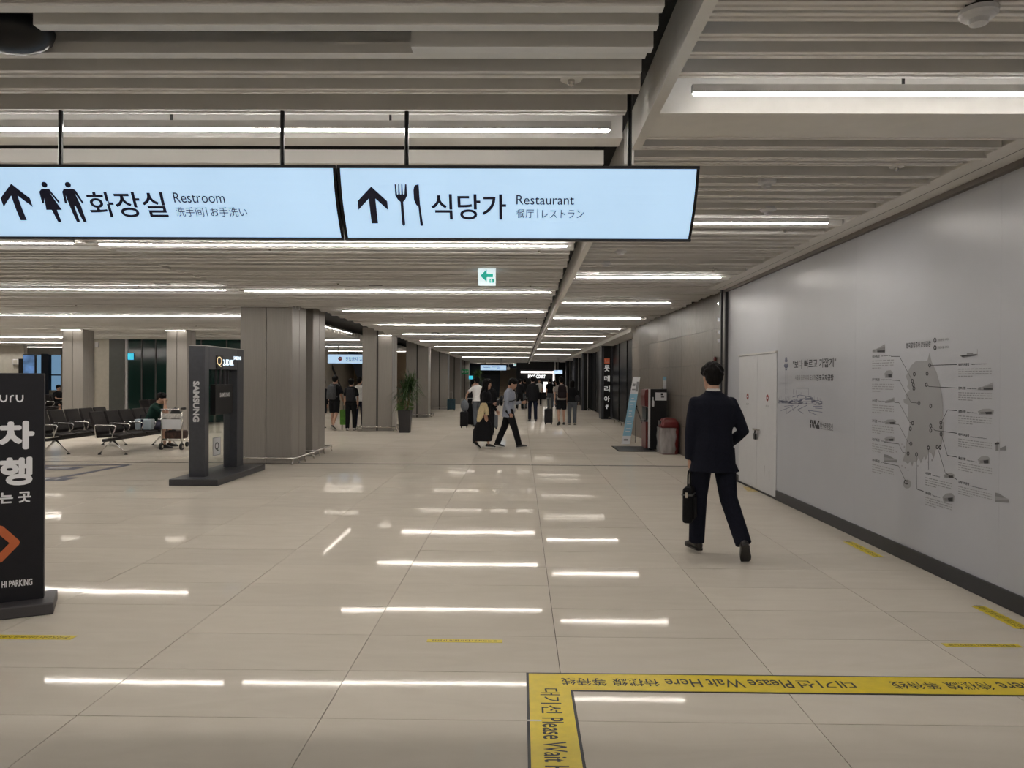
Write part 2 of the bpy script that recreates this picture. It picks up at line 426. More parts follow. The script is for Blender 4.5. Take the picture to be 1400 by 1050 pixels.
# ---- LED strips
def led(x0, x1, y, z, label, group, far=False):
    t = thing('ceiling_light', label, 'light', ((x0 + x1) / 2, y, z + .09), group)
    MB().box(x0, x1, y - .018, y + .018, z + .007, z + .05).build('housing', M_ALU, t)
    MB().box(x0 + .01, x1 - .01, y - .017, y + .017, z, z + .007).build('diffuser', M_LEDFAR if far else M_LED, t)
    n = max(1, int((x1 - x0) / 1.4))
    if y < 16:
        for i in range(1, n + 1):
            xx = x0 + (x1 - x0) * i / (n + 1)
            MB().box(xx - .006, xx + .006, y - .006, y + .006, z + .055, z + .16).build('hanger', M_DKTRIM, t)
    return t
ROWS = [4.0, 7.45, 11.4, 15.2, 19.0, 22.9, 26.8, 31.5, 38.2, 46]
GL = 'LED strips over the corridor'; GR = 'LED strips beside the hoarding'; GH = 'LED strips over the waiting hall'
ORD = ('', 'first', 'second', 'third', 'fourth', 'fifth', 'sixth', 'seventh', 'eighth', 'ninth')
for i, y in enumerate(ROWS):
    lab = 'white LED strip hung just above the lit wayfinding sign' if i == 0 else ORD[i] + ' thin LED strip across the corridor slats beyond the lit sign'
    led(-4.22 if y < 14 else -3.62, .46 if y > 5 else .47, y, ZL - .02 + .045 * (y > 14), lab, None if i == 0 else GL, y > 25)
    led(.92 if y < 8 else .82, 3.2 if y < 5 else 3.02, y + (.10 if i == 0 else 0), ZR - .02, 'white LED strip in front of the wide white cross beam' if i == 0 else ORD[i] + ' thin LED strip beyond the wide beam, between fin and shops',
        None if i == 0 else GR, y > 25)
for y in (-7, -3.4, -.2):  # strips added out of view behind the camera to light the near floor
    led(-4.2, .46, y, 3.02, 'thin white LED strip set in the plain pale ceiling', 'LED strips on the plain ceiling')
    led(.9, 3.0, y, 3.02, 'thin white LED strip set in the plain pale ceiling', 'LED strips on the plain ceiling')
for y, xe in ((7.45, -4.47), (11.4, -4.5), (16.2, -5.5), (25.2, -15.2), (29.2, -14.8), (33.6, -14.8), (26.0, -5.6), (31.5, -5.6), (36.5, -5.6)):
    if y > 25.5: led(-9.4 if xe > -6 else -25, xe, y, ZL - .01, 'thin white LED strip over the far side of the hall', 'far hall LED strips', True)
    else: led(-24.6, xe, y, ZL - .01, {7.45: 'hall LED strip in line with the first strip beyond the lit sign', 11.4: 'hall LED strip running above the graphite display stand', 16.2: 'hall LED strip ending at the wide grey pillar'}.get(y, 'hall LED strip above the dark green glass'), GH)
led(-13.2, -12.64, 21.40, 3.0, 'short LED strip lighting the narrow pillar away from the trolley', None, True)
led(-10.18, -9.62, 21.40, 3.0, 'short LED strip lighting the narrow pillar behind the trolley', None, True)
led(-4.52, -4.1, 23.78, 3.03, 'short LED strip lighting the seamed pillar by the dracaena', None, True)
led(-3.9, .4, 64.0, 3.11, 'white LED strip on the plain ceiling before the stair', None)  # extra strip added to lighten the far end
# added fill lamps, hidden between the slats to brighten hall and far corridor
def recessed(x0, x1, y, z0, label, group, base):
    y = base + .23 * round((y - base) / .23) + .155; z = z0 + .06
    t = thing('recessed_light', label, 'light', ((x0 + x1) / 2, y, z + .06), group)
    MB().box(x0, x1, y - .05, y + .05, z + .012, z + .06).box(x0, x1, y - .05, y - .042, z - .05, z + .012).box(x0, x1, y + .042, y + .05, z - .05, z + .012).build('housing', M_PLENUM, t)
    MB().box(x0 + .01, x1 - .01, y - .025, y + .025, z, z + .012).build('diffuser', M_LED, t)
for y in (25, 28.6, 33, 36.6, 40.5, 44.5, 48.5, 52.5, 56.5, 60.5):
    recessed(-3.9, .4, y, ZL + .045, 'white lamp recessed between the far corridor slats', 'recessed corridor lamps', 4.98)
    recessed(.85, 3.0, y, ZR, 'white lamp recessed between the slats before the shops', 'recessed lamps before the shops', 4.86)
for y, a, b in ((18.6, -23, -5.6), (20.9, -23, -5.6), (24, -23, -5.6), (29, -9.6, -5.6), (34, -9.6, -5.6), (29, -24, -15), (32.3, -24, -15)):
    recessed(a, b, y, ZL + .04, 'white lamp recessed between the waiting hall slats', 'recessed hall lamps', 5.9)
t = thing('ceiling_light', 'white LED strip along the black recess by the pillars', 'light', (-5.3, 20, 3.1))
MB().box(-5.32, -5.28, 17.6, 23.4, 3.07, 3.12).build('housing', M_ALU, t)
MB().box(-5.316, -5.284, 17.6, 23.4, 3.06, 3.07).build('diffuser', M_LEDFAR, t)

# ================================================================== WALLS
# hoarding of white panels with printed graphics
HX = 3.59
YD0, YD1 = on_x(1011, 655, HX).y, on_x(1061, 676, HX).y      # door, far and near edge
YH = on_x(995, 500, HX).y
wr = struct('wall_right', MB().box(HX + .03, HX + .09, YB, YH, 0, 3.22), M_HOARD, 'white construction hoarding printed with slogans and an airport map')
edges = [YH, YD0 + .02]
yy = YD1 - .02
ped = [yy]
while yy > -8: yy -= 2.44; ped.append(yy)
def hpanel(y0, y1, z0=.0, z1=3.21):
    MB().box(HX, HX + .03, y0 + .0008, y1 - .0008, z0, z1).build('panel', M_HOARD, wr)
hpanel(YD0 + .02, YH)
hpanel(YD1 - .02, YD0 + .02, 2.075)
for a, b in zip(ped[1:], ped[:-1]): hpanel(a, b)
struct('baseboard_right', MB().box(HX - .02, HX, -8, YD1 - .03, 0, .135), M_DKTRIM, 'dark grey skirting along the white hoarding', bevel=.003)
struct('baseboard_end', MB().box(HX - .02, HX, YD0 + .03, YH, 0, .12), M_DKTRIM, 'short dark skirting beyond the hoarding door')
# hoarding door (double leaf)
d1 = structe('door_1', 'white double door in the hoarding with red no-entry stickers', (HX, (YD0 + YD1) / 2, 0))
YM = on_x(1036, 560, HX).y
DW = mat('door_white', (.58, .58, .60), .35, var=.02)
l1 = MB().box(HX - .012, HX + .03, YM + .003, YD0 + .018, .03, 2.06).build('door_leaf', DW, d1, bevel=.003)
l2 = MB().box(HX - .012, HX + .03, YD1 - .018, YM - .003, .03, 2.06).build('door_leaf', DW, d1, bevel=.003)
MB().box(HX - .03, HX + .03, YD1 - .03, YD0 + .03, 2.062, 2.085).build('door_head', M_ALU, d1)
MB().box(HX - .012, HX + .03, YD1 - .02, YD0 + .02, .0, .026).build('threshold', M_DKTRIM, d1)
def lock(y, z):
    h = MB().box(HX - .05, HX - .012, y - .14, y + .10, z, z + .022).build('hasp', M_STEEL, d1)
    MB().tube([(HX - .045, y - .02, z), (HX - .05, y - .02, z - .05)], .012, 8).box(HX - .06, HX - .03, y - .055, y + .02, z - .14, z - .05).build('padlock', M_DKTRIM, d1, bevel=.004)
lock(YM, on_x(1036, 588, HX).z)
WX = HX - .0025
def wl(px, py, X=WX): return on_x(px, py, X)
for cx, cy, lf in ((1022, 542, l1), (1049, 544, l2)):
    p = wl(cx, cy, HX - .0145)
    q = MB(); q.lathe([(.05, 0), (.05, .003)], n=24)
    q.v = [(HX - .0125 - z, p.y + x * 1.0, p.z + y_) for x, y_, z in q.v]
    flat_build(q, 'no_entry_sticker', mat('sticker_red', (.25, .02, .02), .5), lf)
    q = MB().add([(HX - .0162, p.y - .032, p.z - .011), (HX - .0162, p.y + .032, p.z - .011), (HX - .0162, p.y + .032, p.z + .011), (HX - .0162, p.y - .032, p.z + .011)], [(0, 1, 2, 3)])
    flat_build(q, 'sticker_bar', M_WHITEP, lf)
    q = text_mb(MB(), '출입금지', lambda u, v: (HX - .0135, p.y + .07 - .14 * u, p.z - .135 + .032 * v))
    flat_build(q, 'lettering', M_INKG, lf)
# scuffs by the door foot
for a, b, w in (((1051, 644), (1055, 651), .03), ((1045, 637), (1046.5, 640), .015)):
    A = wl(*a, HX - .0135); q = MB().add([(HX - .0135, A.y, A.z), (HX - .0135, A.y - w, A.z + .01), (HX - .0135, A.y - w, A.z - .16), (HX - .0135, A.y - .01, A.z - .1)], [(0, 1, 2, 3)])
    flat_build(q, 'scuff', M_INKL, l2)

# ---- printed graphics of the hoarding
def wall_text(s, x0, x1, yc, hpx, m, weight=0, yc1=None, name='lettering'):
    """lettering between photo columns x0 and x1, centred on row yc at x0; hpx = letter height in pixels there"""
    A = wl(x0, yc); B = wl(x1, yc if yc1 is None else yc1); h = abs(wl(x0, yc - hpx / 2).z - wl(x0, yc + hpx / 2).z)
    zc = A.z
    q = text_mb(MB(), s, lambda u, v: (WX, A.y + (B.y - A.y) * u, zc + (v - .5) * h), weight)
    return flat_build(q, name, m, wr)
wall_text('"보다 빠르고 가깝게"', 1084, 1143, 498.5, 11.5, M_INK, .005)
wall_text('서울을 품은 미래 도심형', 1087, 1115, 516.4, 7, M_INKG)
wall_text('김포국제공항', 1116, 1139.5, 516.4, 8.3, M_INK, .015)
def poly(pts, name, m, X=WX):
    q = MB().add([wl(x, y, X) for x, y in pts], [tuple(range(len(pts)))])
    o = flat_build(q, name, m, wr)
    bm = bmesh.new(); bm.from_mesh(o.data); bmesh.ops.triangulate(bm, faces=bm.faces); bm.to_mesh(o.data); bm.free()
    return o
def stroke(mb, pts, w, X=WX):
    P = [wl(x, y, X) for x, y in pts]
    for a, b in zip(P[:-1], P[1:]):
        d = (b - a); 
        if d.length < 1e-5: continue
        d.normalize(); n = Vector((0, -d.z, d.y)) * w / 2
        mb.add([a - n, b - n, b + n, a + n], [(0, 1, 2, 3)])
    return mb
def c5(x, y): return (1050 + x * .1238, 470 + y * .1238)
# tower and terminal sketch
q = MB()
for pts in ([(190, 290), (190, 560)], [(210, 290), (210, 560)], [(200, 120), (200, 140)]): stroke(q, [c5(*p) for p in pts], .004)
for yy_, hw in ((155, 8), (170, 12), (185, 15), (195, 13), (225, 20), (240, 24), (252, 22), (264, 14), (286, 10)): stroke(q, [c5(200 - hw, yy_), c5(200 + hw, yy_)], .016)
flat_build(q, 'printed_tower', M_INKB, wr)
q = MB(); rnd = random.Random(3)
for a in ([(310, 490), (447, 490), (447, 570)], [(270, 590), (350, 565), (480, 590)], [(280, 615), (480, 600)], [(275, 640), (520, 640)], [(270, 660), (590, 668)],
          [(280, 500), (278, 560)], [(312, 512), (308, 565)], [(342, 525), (340, 565)], [(365, 535), (363, 570)], [(510, 580), (510, 630)], [(545, 590), (545, 635)], [(575, 600), (575, 635)],
          [(110, 665), (270, 660)], [(120, 625), (180, 640)], [(180, 690), (280, 680)], [(270, 690), (140, 740)], [(340, 680), (205, 770)], [(205, 720), (210, 775)], [(265, 690), (275, 735), (290, 735)],
          [(430, 680), (325, 730), (390, 770)], [(445, 735), (600, 755)], [(445, 735), (460, 755), (545, 790)], [(500, 690), (600, 690)], [(520, 710), (600, 715)]):
    stroke(q, [c5(*p) for p in a], .007)
for i in range(90):
    x = rnd.uniform(280, 590) if i < 60 else rnd.uniform(112, 270); yb = 670 if x > 300 else 655
    y_ = rnd.uniform(575 if 280 < x < 480 else 625, yb); l = rnd.uniform(8, 40)
    stroke(q, [c5(x, y_), c5(min(600, x + l), y_ + rnd.uniform(-4, 4))], rnd.uniform(.004, .012))
for i in range(26):
    x = rnd.uniform(112, 260); y_ = rnd.uniform(570, 630); stroke(q, [c5(x, y_), c5(x + rnd.uniform(-6, 6), y_ + rnd.uniform(15, 45))], .005)
flat_build(q, 'printed_sketch', M_INKB, wr)
# operator logo: two rows of slanted blocks, and its name
q = []
for r, (ya, yb, ks) in enumerate(((838, 880, ((462, 476, 6), (482, 494, 5), (500, 512, 9), (516, 532, -9), (540, 554, 12))), (885, 925, ((462, 476, 0), (480, 488, 12), (494, 506, 10), (512, 526, 14), (530, 562, 8))))):
    for a, b, sk in ks:
        q.append(poly([c5(a + sk * .3 + (sk if r == 0 else 0), ya + (a - 460) * .12), c5(b + sk * .3 + (sk if r == 0 else 0), ya + (b - 460) * .12), c5(b + (sk if r else 0), yb + (b - 460) * .16), c5(a + (sk if r else 0), yb + (a - 460) * .16)], 'logo_block', M_INK))
wall_text('한국공항공사', 1121.2, 1139, 580.5, 6.5, M_INK, .01)
wall_text('KOREA AIRPORTS CORPORATION', 1121.5, 1139, 585.7, 1.5, M_INK, .01)
# the map
def c6(x, y): return (1170 + x * .2573, 440 + y * .2573)
poly([c6(*p) for p in ((392, 163), (398, 190), (404, 215), (430, 270), (448, 335), (460, 395), (463, 470), (460, 528), (470, 535), (466, 600), (456, 648), (440, 672), (422, 682), (414, 728), (402, 700), (388, 692),
     (372, 735), (362, 715), (345, 752), (335, 720), (322, 748), (308, 740), (300, 768), (290, 742), (276, 755), (262, 742), (248, 740), (262, 700), (265, 655), (277, 600), (284, 560), (287, 530), (274, 520), (278, 478), (278, 443),
     (256, 430), (253, 412), (270, 408), (262, 392), (276, 372), (288, 366), (272, 345), (280, 325), (266, 290), (277, 268), (284, 250), (298, 228), (318, 210), (345, 206), (380, 208), (386, 185))], 'printed_map', M_INKM)
poly([c6(273 + 22 * math.cos(i * .393), 862 + 24 * math.sin(i * .393)) for i in range(16)], 'printed_island', M_INKM)
for x, y_, r in ((258, 665, 4), (245, 650, 3), (262, 775, 3), (278, 790, 3), (215, 690, 3), (405, 735, 4), (380, 745, 3), (245, 765, 3), (330, 765, 3)):
    poly([c6(x + r * math.cos(i * 1.05), y_ + 1.6 * r * math.sin(i * 1.05)) for i in range(6)], 'printed_islet', M_INKM)
WX2 = WX - .0012
q = MB()
for pts in ([(187, 184), (232, 184), (300, 312)], [(195, 310), (232, 312), (293, 428), (332, 432)], [(205, 428), (230, 430), (287, 535), (298, 538)], [(190, 543), (228, 545), (280, 645), (292, 648)],
            [(150, 640), (228, 648), (250, 694), (272, 698)], [(150, 750), (228, 766), (264, 846)], [(398, 231), (537, 227)], [(378, 338), (390, 344), (537, 352)], [(455, 533), (488, 468), (537, 472)],
            [(402, 556), (420, 577), (537, 592)], [(455, 600), (487, 710), (537, 719)], [(436, 670), (476, 804), (537, 838)], [(386, 676), (386, 785)], [(323, 712), (323, 888), (360, 900)]):
    stroke(q, [c6(*p) for p in pts], .005, WX2)
flat_build(q, 'leader_lines', M_INK, wr)
q = MB(); q2 = MB()
for x, y_ in ((393, 231), (311, 278), (379, 275), (301, 315), (306, 335), (309, 354), (375, 334), (336, 432), (398, 447), (302, 538), (290, 568), (452, 536), (452, 560), (398, 553), (398, 577), (453, 597), (293, 648), (278, 700), (323, 705), (386, 669), (433, 665), (448, 668), (263, 850), (272, 853)):
    q.add([wl(*c6(x + 7.5 * math.cos(i * .628), y_ + 12 * math.sin(i * .628)), WX2) for i in range(10)], [tuple(range(10))])
    q2.add([wl(*c6(x + 3.6 * math.cos(i * .785), y_ + 6.5 * math.sin(i * .785)), WX2 - .001) for i in range(8)], [tuple(range(8))])
flat_build(q, 'map_markers', M_INK, wr); flat_build(q2, 'map_marker_centres', M_INKL, wr)
wall_text('한국공항공사 운영공항', *[c6(268, 0)[0], c6(398, 0)[0]], c6(0, 127)[1], 7.6, M_INK, .012)
for yy_, s in ((98, '공항 운영 서비스'), (138, '기반시설 서비스')):
    q = MB(); q.add([wl(*c6(421 + 8 * math.cos(i * .52), yy_ + 14 * math.sin(i * .52)), WX2) for i in range(12)], [tuple(range(12))]); flat_build(q, 'legend_icon', M_INK, wr)
    q = MB(); stroke(q, [c6(421, yy_ - 8), c6(421, yy_ + 8)], .012, WX2 - .001); stroke(q, [c6(417, yy_), c6(425, yy_)], .012, WX2 - .001); flat_build(q, 'legend_mark', M_HOARD, wr)
    wall_text(s, c6(435, 0)[0], c6(497, 0)[0], c6(0, yy_ - 1)[1], 3.6, M_INKG, .02)
LEFTB = ((185, '김포국제공항', 'Gimpo International Airport'), (307, '청주국제공항', 'Cheongju International Airport'), (418, '군산공항', 'Gunsan Airport'), (525, '광주공항', 'Gwangju Airport'), (623, '무안국제공항', 'Muan International Airport'), (733, '제주국제공항', 'Jeju International Airport'))
RIGHTB = ((228, '양양국제공항', 'Yangyang International Airport'), (352, '원주공항', 'Wonju Airport'), (475, '포항공항', 'Pohang Airport'), (598, '대구국제공항', 'Daegu International Airport'), (723, '울산공항', 'Ulsan Airport'), (850, '김해국제공항', 'Gimhae International Airport'))
MIDB = ((803, '사천공항', 'Sacheon Airport'), (908, '여수공항', 'Yeosu Airport'))
def block(x, y_, ti, en, wt, wp, slope, nl):
    w = wt * (1 if len(ti) > 4 else .68)
    A = c6(x, y_)
    wall_text(ti, A[0], c6(x + w, 0)[0], A[1], 3.9, M_INK, .02)
    wall_text(en, c6(x + w + 6, 0)[0], c6(x + w + 6 + (56 if w == wt else 34) * wp / 115, 0)[0], c6(0, y_ + (w + 6) * slope + 2)[1], 1.9, M_INK, .02)
    q = MB()
    for i in range(nl):
        e = wp if i < nl - 1 else wp * .42
        xx = x
        yl = y_ + 24 + i * 12.5
        while xx < x + e:                        # words too small to read
            l = rnd.uniform(6, 20)
            z0 = wl(*c6(x, yl - 2.2)).z; z1 = wl(*c6(x, yl + 2.2)).z
            ya, yb = wl(*c6(xx, yl)).y, wl(*c6(min(xx + l, x + e), yl)).y
            q.add([(WX, ya, z1), (WX, yb, z1), (WX, yb, z0), (WX, ya, z0)], [(0, 1, 2, 3)])
            xx += l + rnd.uniform(3, 5)
    flat_build(q, 'printed_paragraph', M_INKL, wr)
for y_, a, b in LEFTB: block(87, y_, a, b, 40, 115, -.02 + (y_ - 330) * .0006, 4)
for y_, a, b in RIGHTB: block(545, y_, a, b, 58, 178, (y_ - 330) * .0006, 4)
for y_, a, b in MIDB: block(370, y_, a, b, 44, 140, (y_ - 330) * .0006, 4)
# little terminal pictures beside the names
def pic(x0, x1, y0, y1, kind):
    w, h = x1 - x0, y1 - y0
    S = lambda pts, m, k=0: poly([c6(x0 + u * w, y0 + v * h) for u, v in pts], 'printed_terminal', m, WX - .0006 * (k + 1))
    if kind == 0: S([(0, .75), (.35, .55), (1, 0), (1, 1), (0, 1)], M_INKL); S([(.35, .62), (1, .3), (1, .95), (.35, .95)], M_INKG, 1); S([(.4, .78), (1, .72), (1, .98), (.4, .98)], M_INK, 2); S([(.05, .65), (.22, .62), (.22, .95), (.05, .95)], M_INKG, 1)
    elif kind == 1: S([(0, .5), (.3, .15), (.75, .1), (1, .4), (.95, 1), (.1, 1)], M_INKL); S([(.15, .6), (.9, .5), (.9, .9), (.2, .9)], M_INKG, 1); S([(.45, .6), (.85, .55), (.85, .95), (.5, .95)], M_INK, 2)
    elif kind == 2: S([(0, .8), (.95, .35), (1, .9), (.1, 1)], M_INKL); S([(.1, .85), (.9, .55), (.9, .75), (.1, .98)], M_INKG, 1); S([(.16, 0), (.18, 0), (.18, .8), (.16, .8)], M_INKG, 1)
    elif kind == 3: S([(0, .6), (.95, .45), (1, .6), (.2, .85)], M_INKG); S([(.1, .62), (.9, .5), (.85, .62), (.15, .75)], M_INK, 1); S([(.4, .4), (.7, .35), (.75, .48), (.4, .52)], M_INKG, 1); S([(.95, 0), (.97, 0), (.97, .5), (.95, .5)], M_INKG, 1)
    elif kind == 4: S([(.05, .3), (.25, .1), (.35, .3), (.35, 1), (.05, 1)], M_INKL); S([(0, .25), (.4, .2), (.4, .38), (0, .42)], M_INK, 1); S([(.12, .4), (.26, .4), (.26, .95), (.12, .95)], M_INKG, 1); S([(.45, .75), (1, .5), (1, .95), (.45, .95)], M_INKG)
    else: S([(0, 0), (.25, .1), (.75, .5), (1, .65), (1, 1), (0, .9)], M_INKL); S([(0, 0), (.3, .1), (.75, .5), (.5, .5), (0, .35)], M_INKG, 1); S([(0, .75), (1, .7), (1, .95), (0, .92)], M_INKG, 1)
for a in ((88, 155, 118, 163, 0), (152, 197, 252, 298, 1), (152, 207, 385, 432, 2), (150, 215, 515, 545, 1), (152, 207, 605, 634, 1), (150, 220, 703, 748, 5), (550, 650, 145, 200, 3), (648, 727, 322, 362, 0), (648, 735, 458, 493, 1),
          (738, 800, 628, 686, 4), (648, 715, 707, 755, 1), (740, 815, 907, 962, 5), (465, 525, 800, 830, 1), (460, 525, 905, 957, 1)): pic(*a)

# ---- taupe stone wall beyond the hoarding, in large slabs
SA = Vector((3.70, 13.15, 0)); SB = Vector((3.40, 23.0, 0))
sd = (SB - SA).normalized(); sn = Vector((sd.y, -sd.x, 0)); sl = (SB - SA).length
ws = struct('wall_stone', MB().obox((SA + SB) / 2 + sn * .16 + Vector((0, 0, 1.66)), sd * sl / 2, sn * .10, (0, 0, 1.66)), M_GROUT, 'taupe stone wall washed by small ceiling spots')
rows = (0, .66, 1.32, 1.98, 2.64, 3.30); ncol = 8
for r in range(5):
    for c in range(ncol):
        a = SA + sd * (sl * c / ncol + .004); b = SA + sd * (sl * (c + 1) / ncol - .004)
        MB().obox((a + b) / 2 + sn * (.03 + random.uniform(0, .0015)) + Vector((0, 0, (rows[r] + rows[r + 1]) / 2)), (b - a) / 2, sn * .03, (0, 0, .327)).build('stone_slab', M_STONE, ws)
# metal upright frame between hoarding and stone, with its row of small bright studs
fr = struct('trim_6', MB().box(3.545, 3.60, YH, YH + .05, 0, 3.25).box(3.50, 3.53, YH + .12, YH + .17, 0, 3.25), M_DKTRIM, 'dark metal shutter track between hoarding and stone wall')
for py in (415, 437, 454, 466):
    p = on_y(989, py, YH + .1); MB().box(3.44, 3.475, YH + .09, YH + .12, p.z - .03, p.z + .03).build('stud', M_CHROME, fr)
# wall washer spots
for i, px in enumerate((866, 899, 943)):
    yy_ = (22.3, 19.2, 16.2)[i]; x = SA.x + (SB.x - SA.x) * (yy_ - SA.y) / (SB.y - SA.y) - .34
    t = thing('ceiling_spotlight', 'small white downlight washing the taupe stone wall', 'light', (x, yy_, 3.24), 'wall washing downlights')
    MB().lathe([(.045, 0), (.05, .0), (.05, .09), (.02, .10)], (x, yy_, 3.20)).build('housing', M_WHITEPAINT, t, smooth=False)
    ld = bpy.data.lights.new('spot', 'SPOT'); ld.energy = 30; ld.color = (1, .88, .74); ld.spot_size = 1.0; ld.spot_blend = .7; ld.shadow_soft_size = .03
    lo = bpy.data.objects.new('spot_beam', ld); COL.objects.link(lo); lo.location = (x, yy_, 3.19)
    lo.rotation_euler = Vector((.28, 0, -1.0)).to_track_quat('-Z', 'Y').to_euler()
# fire call point and sounder on the stone wall
t = thing('fire_call_point', 'small fire alarm call point on the stone wall', 'alarm', (3.6, 13.9, 1.9))
P = on_x(973.5, 500, 3.62); MB().box(3.64, 3.66, P.y - .06, P.y + .06, P.z - .06, P.z + .06).build('plate', M_STEEL, t, bevel=.005)
MB().box(3.63, 3.642, P.y - .035, P.y + .035, P.z - .035, P.z + .035).build('call_button', M_RED, t)
P2 = on_x(975.5, 491, 3.62); MB().ellipsoid((3.645, P2.y, P2.z), (.03, .05, .05)).build('sounder', M_RED, t, smooth=True)

# ---- closing walls
struct('wall_rear', MB().box(XL, 5.2, YB - .1, YB, 0, 3.7), M_CREAM, 'plain pale wall closing the hall')
struct('wall_left', MB().box(XL - .1, XL, YB, 38, 0, 3.7), M_CREAM, 'plain pale wall of the waiting hall')
struct('wall_outer', MB().box(5.2, 5.3, YB, YE, 0, 3.8), M_DKPANEL, 'dark outer wall behind the shops')

# ================================================================== PILLARS
def pillar(x0, x1, y0, y1, z1, label, seam_dark=False, rail=True, group=None):
    p = structe('pillar', label, ((x0 + x1) / 2, (y0 + y1) / 2, 0))
    p['category'] = 'pillar'
    if group: p['group'] = group
    MB().box(x0 + .02, x1 - .02, y0 + .02, y1 - .02, 0, z1).build('core', M_PILLARD, p)
    g = .03 if seam_dark else .005
    xm, ym = (x0 + x1) / 2, (y0 + y1) / 2
    b = .01
    for a, c in ((x0, xm - g), (xm + g, x1)):
        MB().box(a, c, y0, y0 + .03, .0, z1).build('panel', M_PILLAR, p, bevel=b)
        MB().box(a, c, y1 - .03, y1, .0, z1).build('panel', M_PILLAR, p, bevel=b)
    for a, c in ((y0 + .03, ym - .005), (ym + .005, y1 - .03)):
        MB().box(x0, x0 + .03, a, c, .0, z1).build('panel', M_PILLAR, p, bevel=b)
        MB().box(x1 - .03, x1, a, c, .0, z1).build('panel', M_PILLAR, p, bevel=b)
    if rail:
        e = .13; zz = .13
        r = MB().tube([(x0 - e, y0 - e, zz), (x1 + e * .6, y0 - e, zz), (x1 + e, y0 - e * .6, zz), (x1 + e, y1 + e, zz), (x0 - e, y1 + e, zz), (x0 - e, y0 - e, zz)], .02, 8).build('bumper_rail', M_STEEL, p, smooth=True)
        for a, c in ((x0 - e, y0 - e), (x1 + e * .5, y0 - e), (x1 + e, y0 + .1), (x1 + e, ym), (x1 + e, y1 + e), (x0 - e, y1 + e)):
            MB().tube([(a, c, zz), (a * .97 + xm * .03, c * .97 + ym * .03, .06), (a, c, 0)], .016, 6).build('rail_foot', M_STEEL, r)
    return p
pillar(-5.42, -4.42, 14.45, 15.42, 3.3, 'wide grey panelled pillar beside the graphite TV display stand')
pillar(-5.42, -4.43, 15.95, 16.95, 3.3, 'grey panelled pillar standing close behind the widest pillar')
for n_, (px0, px1, Y) in enumerate(((495, 536, 23.9), (555, 585, 32.4), (589, 612, 41.2), (612.5, 629, 50), (629.5, 641, 57))):
    x0, x1 = on_y(px0, 550, Y).x, on_y(px1, 550, Y).x
    lab = ('grey pillar split by a dark seam beside the potted dracaena', 'grey pillar with dark seam just past the potted dracaena', 'grey pillar with dark seam beside the blue suitcase',
           'slim grey pillar between the blue suitcase and green sign', 'slim grey pillar carrying the green sign')[n_]
    pillar(x0, x1, Y, Y + .95, 3.3, lab, True, n_ < 3)
pillar(-13.22, -12.62, 21.5, 22.08, 3.2, 'narrow grey pillar behind the black seats, away from the trolley', rail=False)
pillar(-10.2, -9.6, 21.5, 22.08, 3.2, 'narrow grey pillar behind the luggage trolley', rail=False)
# ================================================================== HALL BACK, FAR END, SHOPS
def xy(px, Y): return on_y(px, 515, Y).x
wh = structe('wall_hall', 'panel and dark green glass wall across the back of the hall', (-12, 27, 0))
YW = 27.0
MB().box(xy(122, YW), xy(150, YW), YW, YW + .12, 0, 3.2).build('panel', M_CREAM, wh)
MB().box(xy(150, YW), xy(171, YW), YW - .05, YW + .12, 0, 3.2).build('panel', M_DKPANEL, wh)
MB().box(xy(171, YW), xy(174.5, YW), YW - .02, YW + .1, 0, 3.2).build('panel', M_WHITEP, wh)
gx = [xy(174.5, YW), xy(194, YW), xy(213, YW), xy(240, YW), xy(275, YW), xy(310, YW), xy(345, YW)]
for a, b in zip(gx[:-1], gx[1:]):
    p = MB().box(a + .02, b - .02, YW, YW + .02, .05, 3.05).build('pane', M_GREENGLASS, wh)
    MB().box(b - .02, b + .02, YW - .03, YW + .05, 0, 3.1).build('mullion', M_DKPANEL, wh)
MB().box(gx[0], gx[-1], YW - .02, YW + .08, 3.04, 3.25).build('head_rail', M_DKPANEL, wh)
MB().box(xy(127, YW), xy(129, YW), YW - .06, YW, 0, 3.2).build('post', M_STEEL, wh)
P = on_y(133, 471, YW); MB().box(P.x - .06, P.x + .06, YW - .05, YW, P.z - .1, P.z + .1).build('wall_box', M_WHITEP, wh, bevel=.005)
q = on_y(180, 488, YW); t = thing('glass_sign', 'small cyan lit sign on the dark green glass', 'sign', (q.x, YW - .03, q.z))
MB().box(q.x - .12, q.x + .1, YW - .05, YW - .005, q.z - .1, q.z + .13).build('lit_face', M_CYAN, t); MB().box(q.x - .13, q.x + .11, YW - .045, YW - .001, q.z - .11, q.z + .14).build('rim', M_DKTRIM, t)
# far hall: grey wall with a box, screen, windows
YF = 37.0
wf = struct('wall_far_hall', MB().box(XL, xy(33, 33), 33, 33.2, 0, 3.2), M_CREAM, 'grey wall at the far corner of the hall')
t = thing('wall_clock', 'square cream box clock on the far hall wall', 'clock', (xy(21, 32.9), 32.9, 2.2))
P = on_y(21, 495, 32.9); MB().box(P.x - .13, P.x + .13, 32.9, 33, P.z - .13, P.z + .13).build('case', M_WHITEP, t, bevel=.02)
MB().box(P.x - .09, P.x + .09, 32.89, 32.9, P.z - .09, P.z + .09).build('dial', M_CREAM, t)
t = thing('information_screen', 'tall blue information screen beside the far windows', 'screen', (xy(39, 32.5), 32.5, 1.5))
A, B = on_y(31, 484, 32.5), on_y(48, 516, 32.5)
MB().box(A.x, xy(33, 33), 32.62, 33.0, B.z - .3, A.z - .2).build('bracket', M_BLACK, t)
MB().box(A.x, B.x, 32.5, 32.62, B.z - .6, A.z).build('case', M_BLACK, t, bevel=.01); MB().box(A.x + .03, B.x - .03, 32.492, 32.5, B.z - .5, A.z - .04).build('display', M_SCREEN, t)
ww = structe('wall_windows', 'window wall at the end of the hall', (-22, YF, 0))
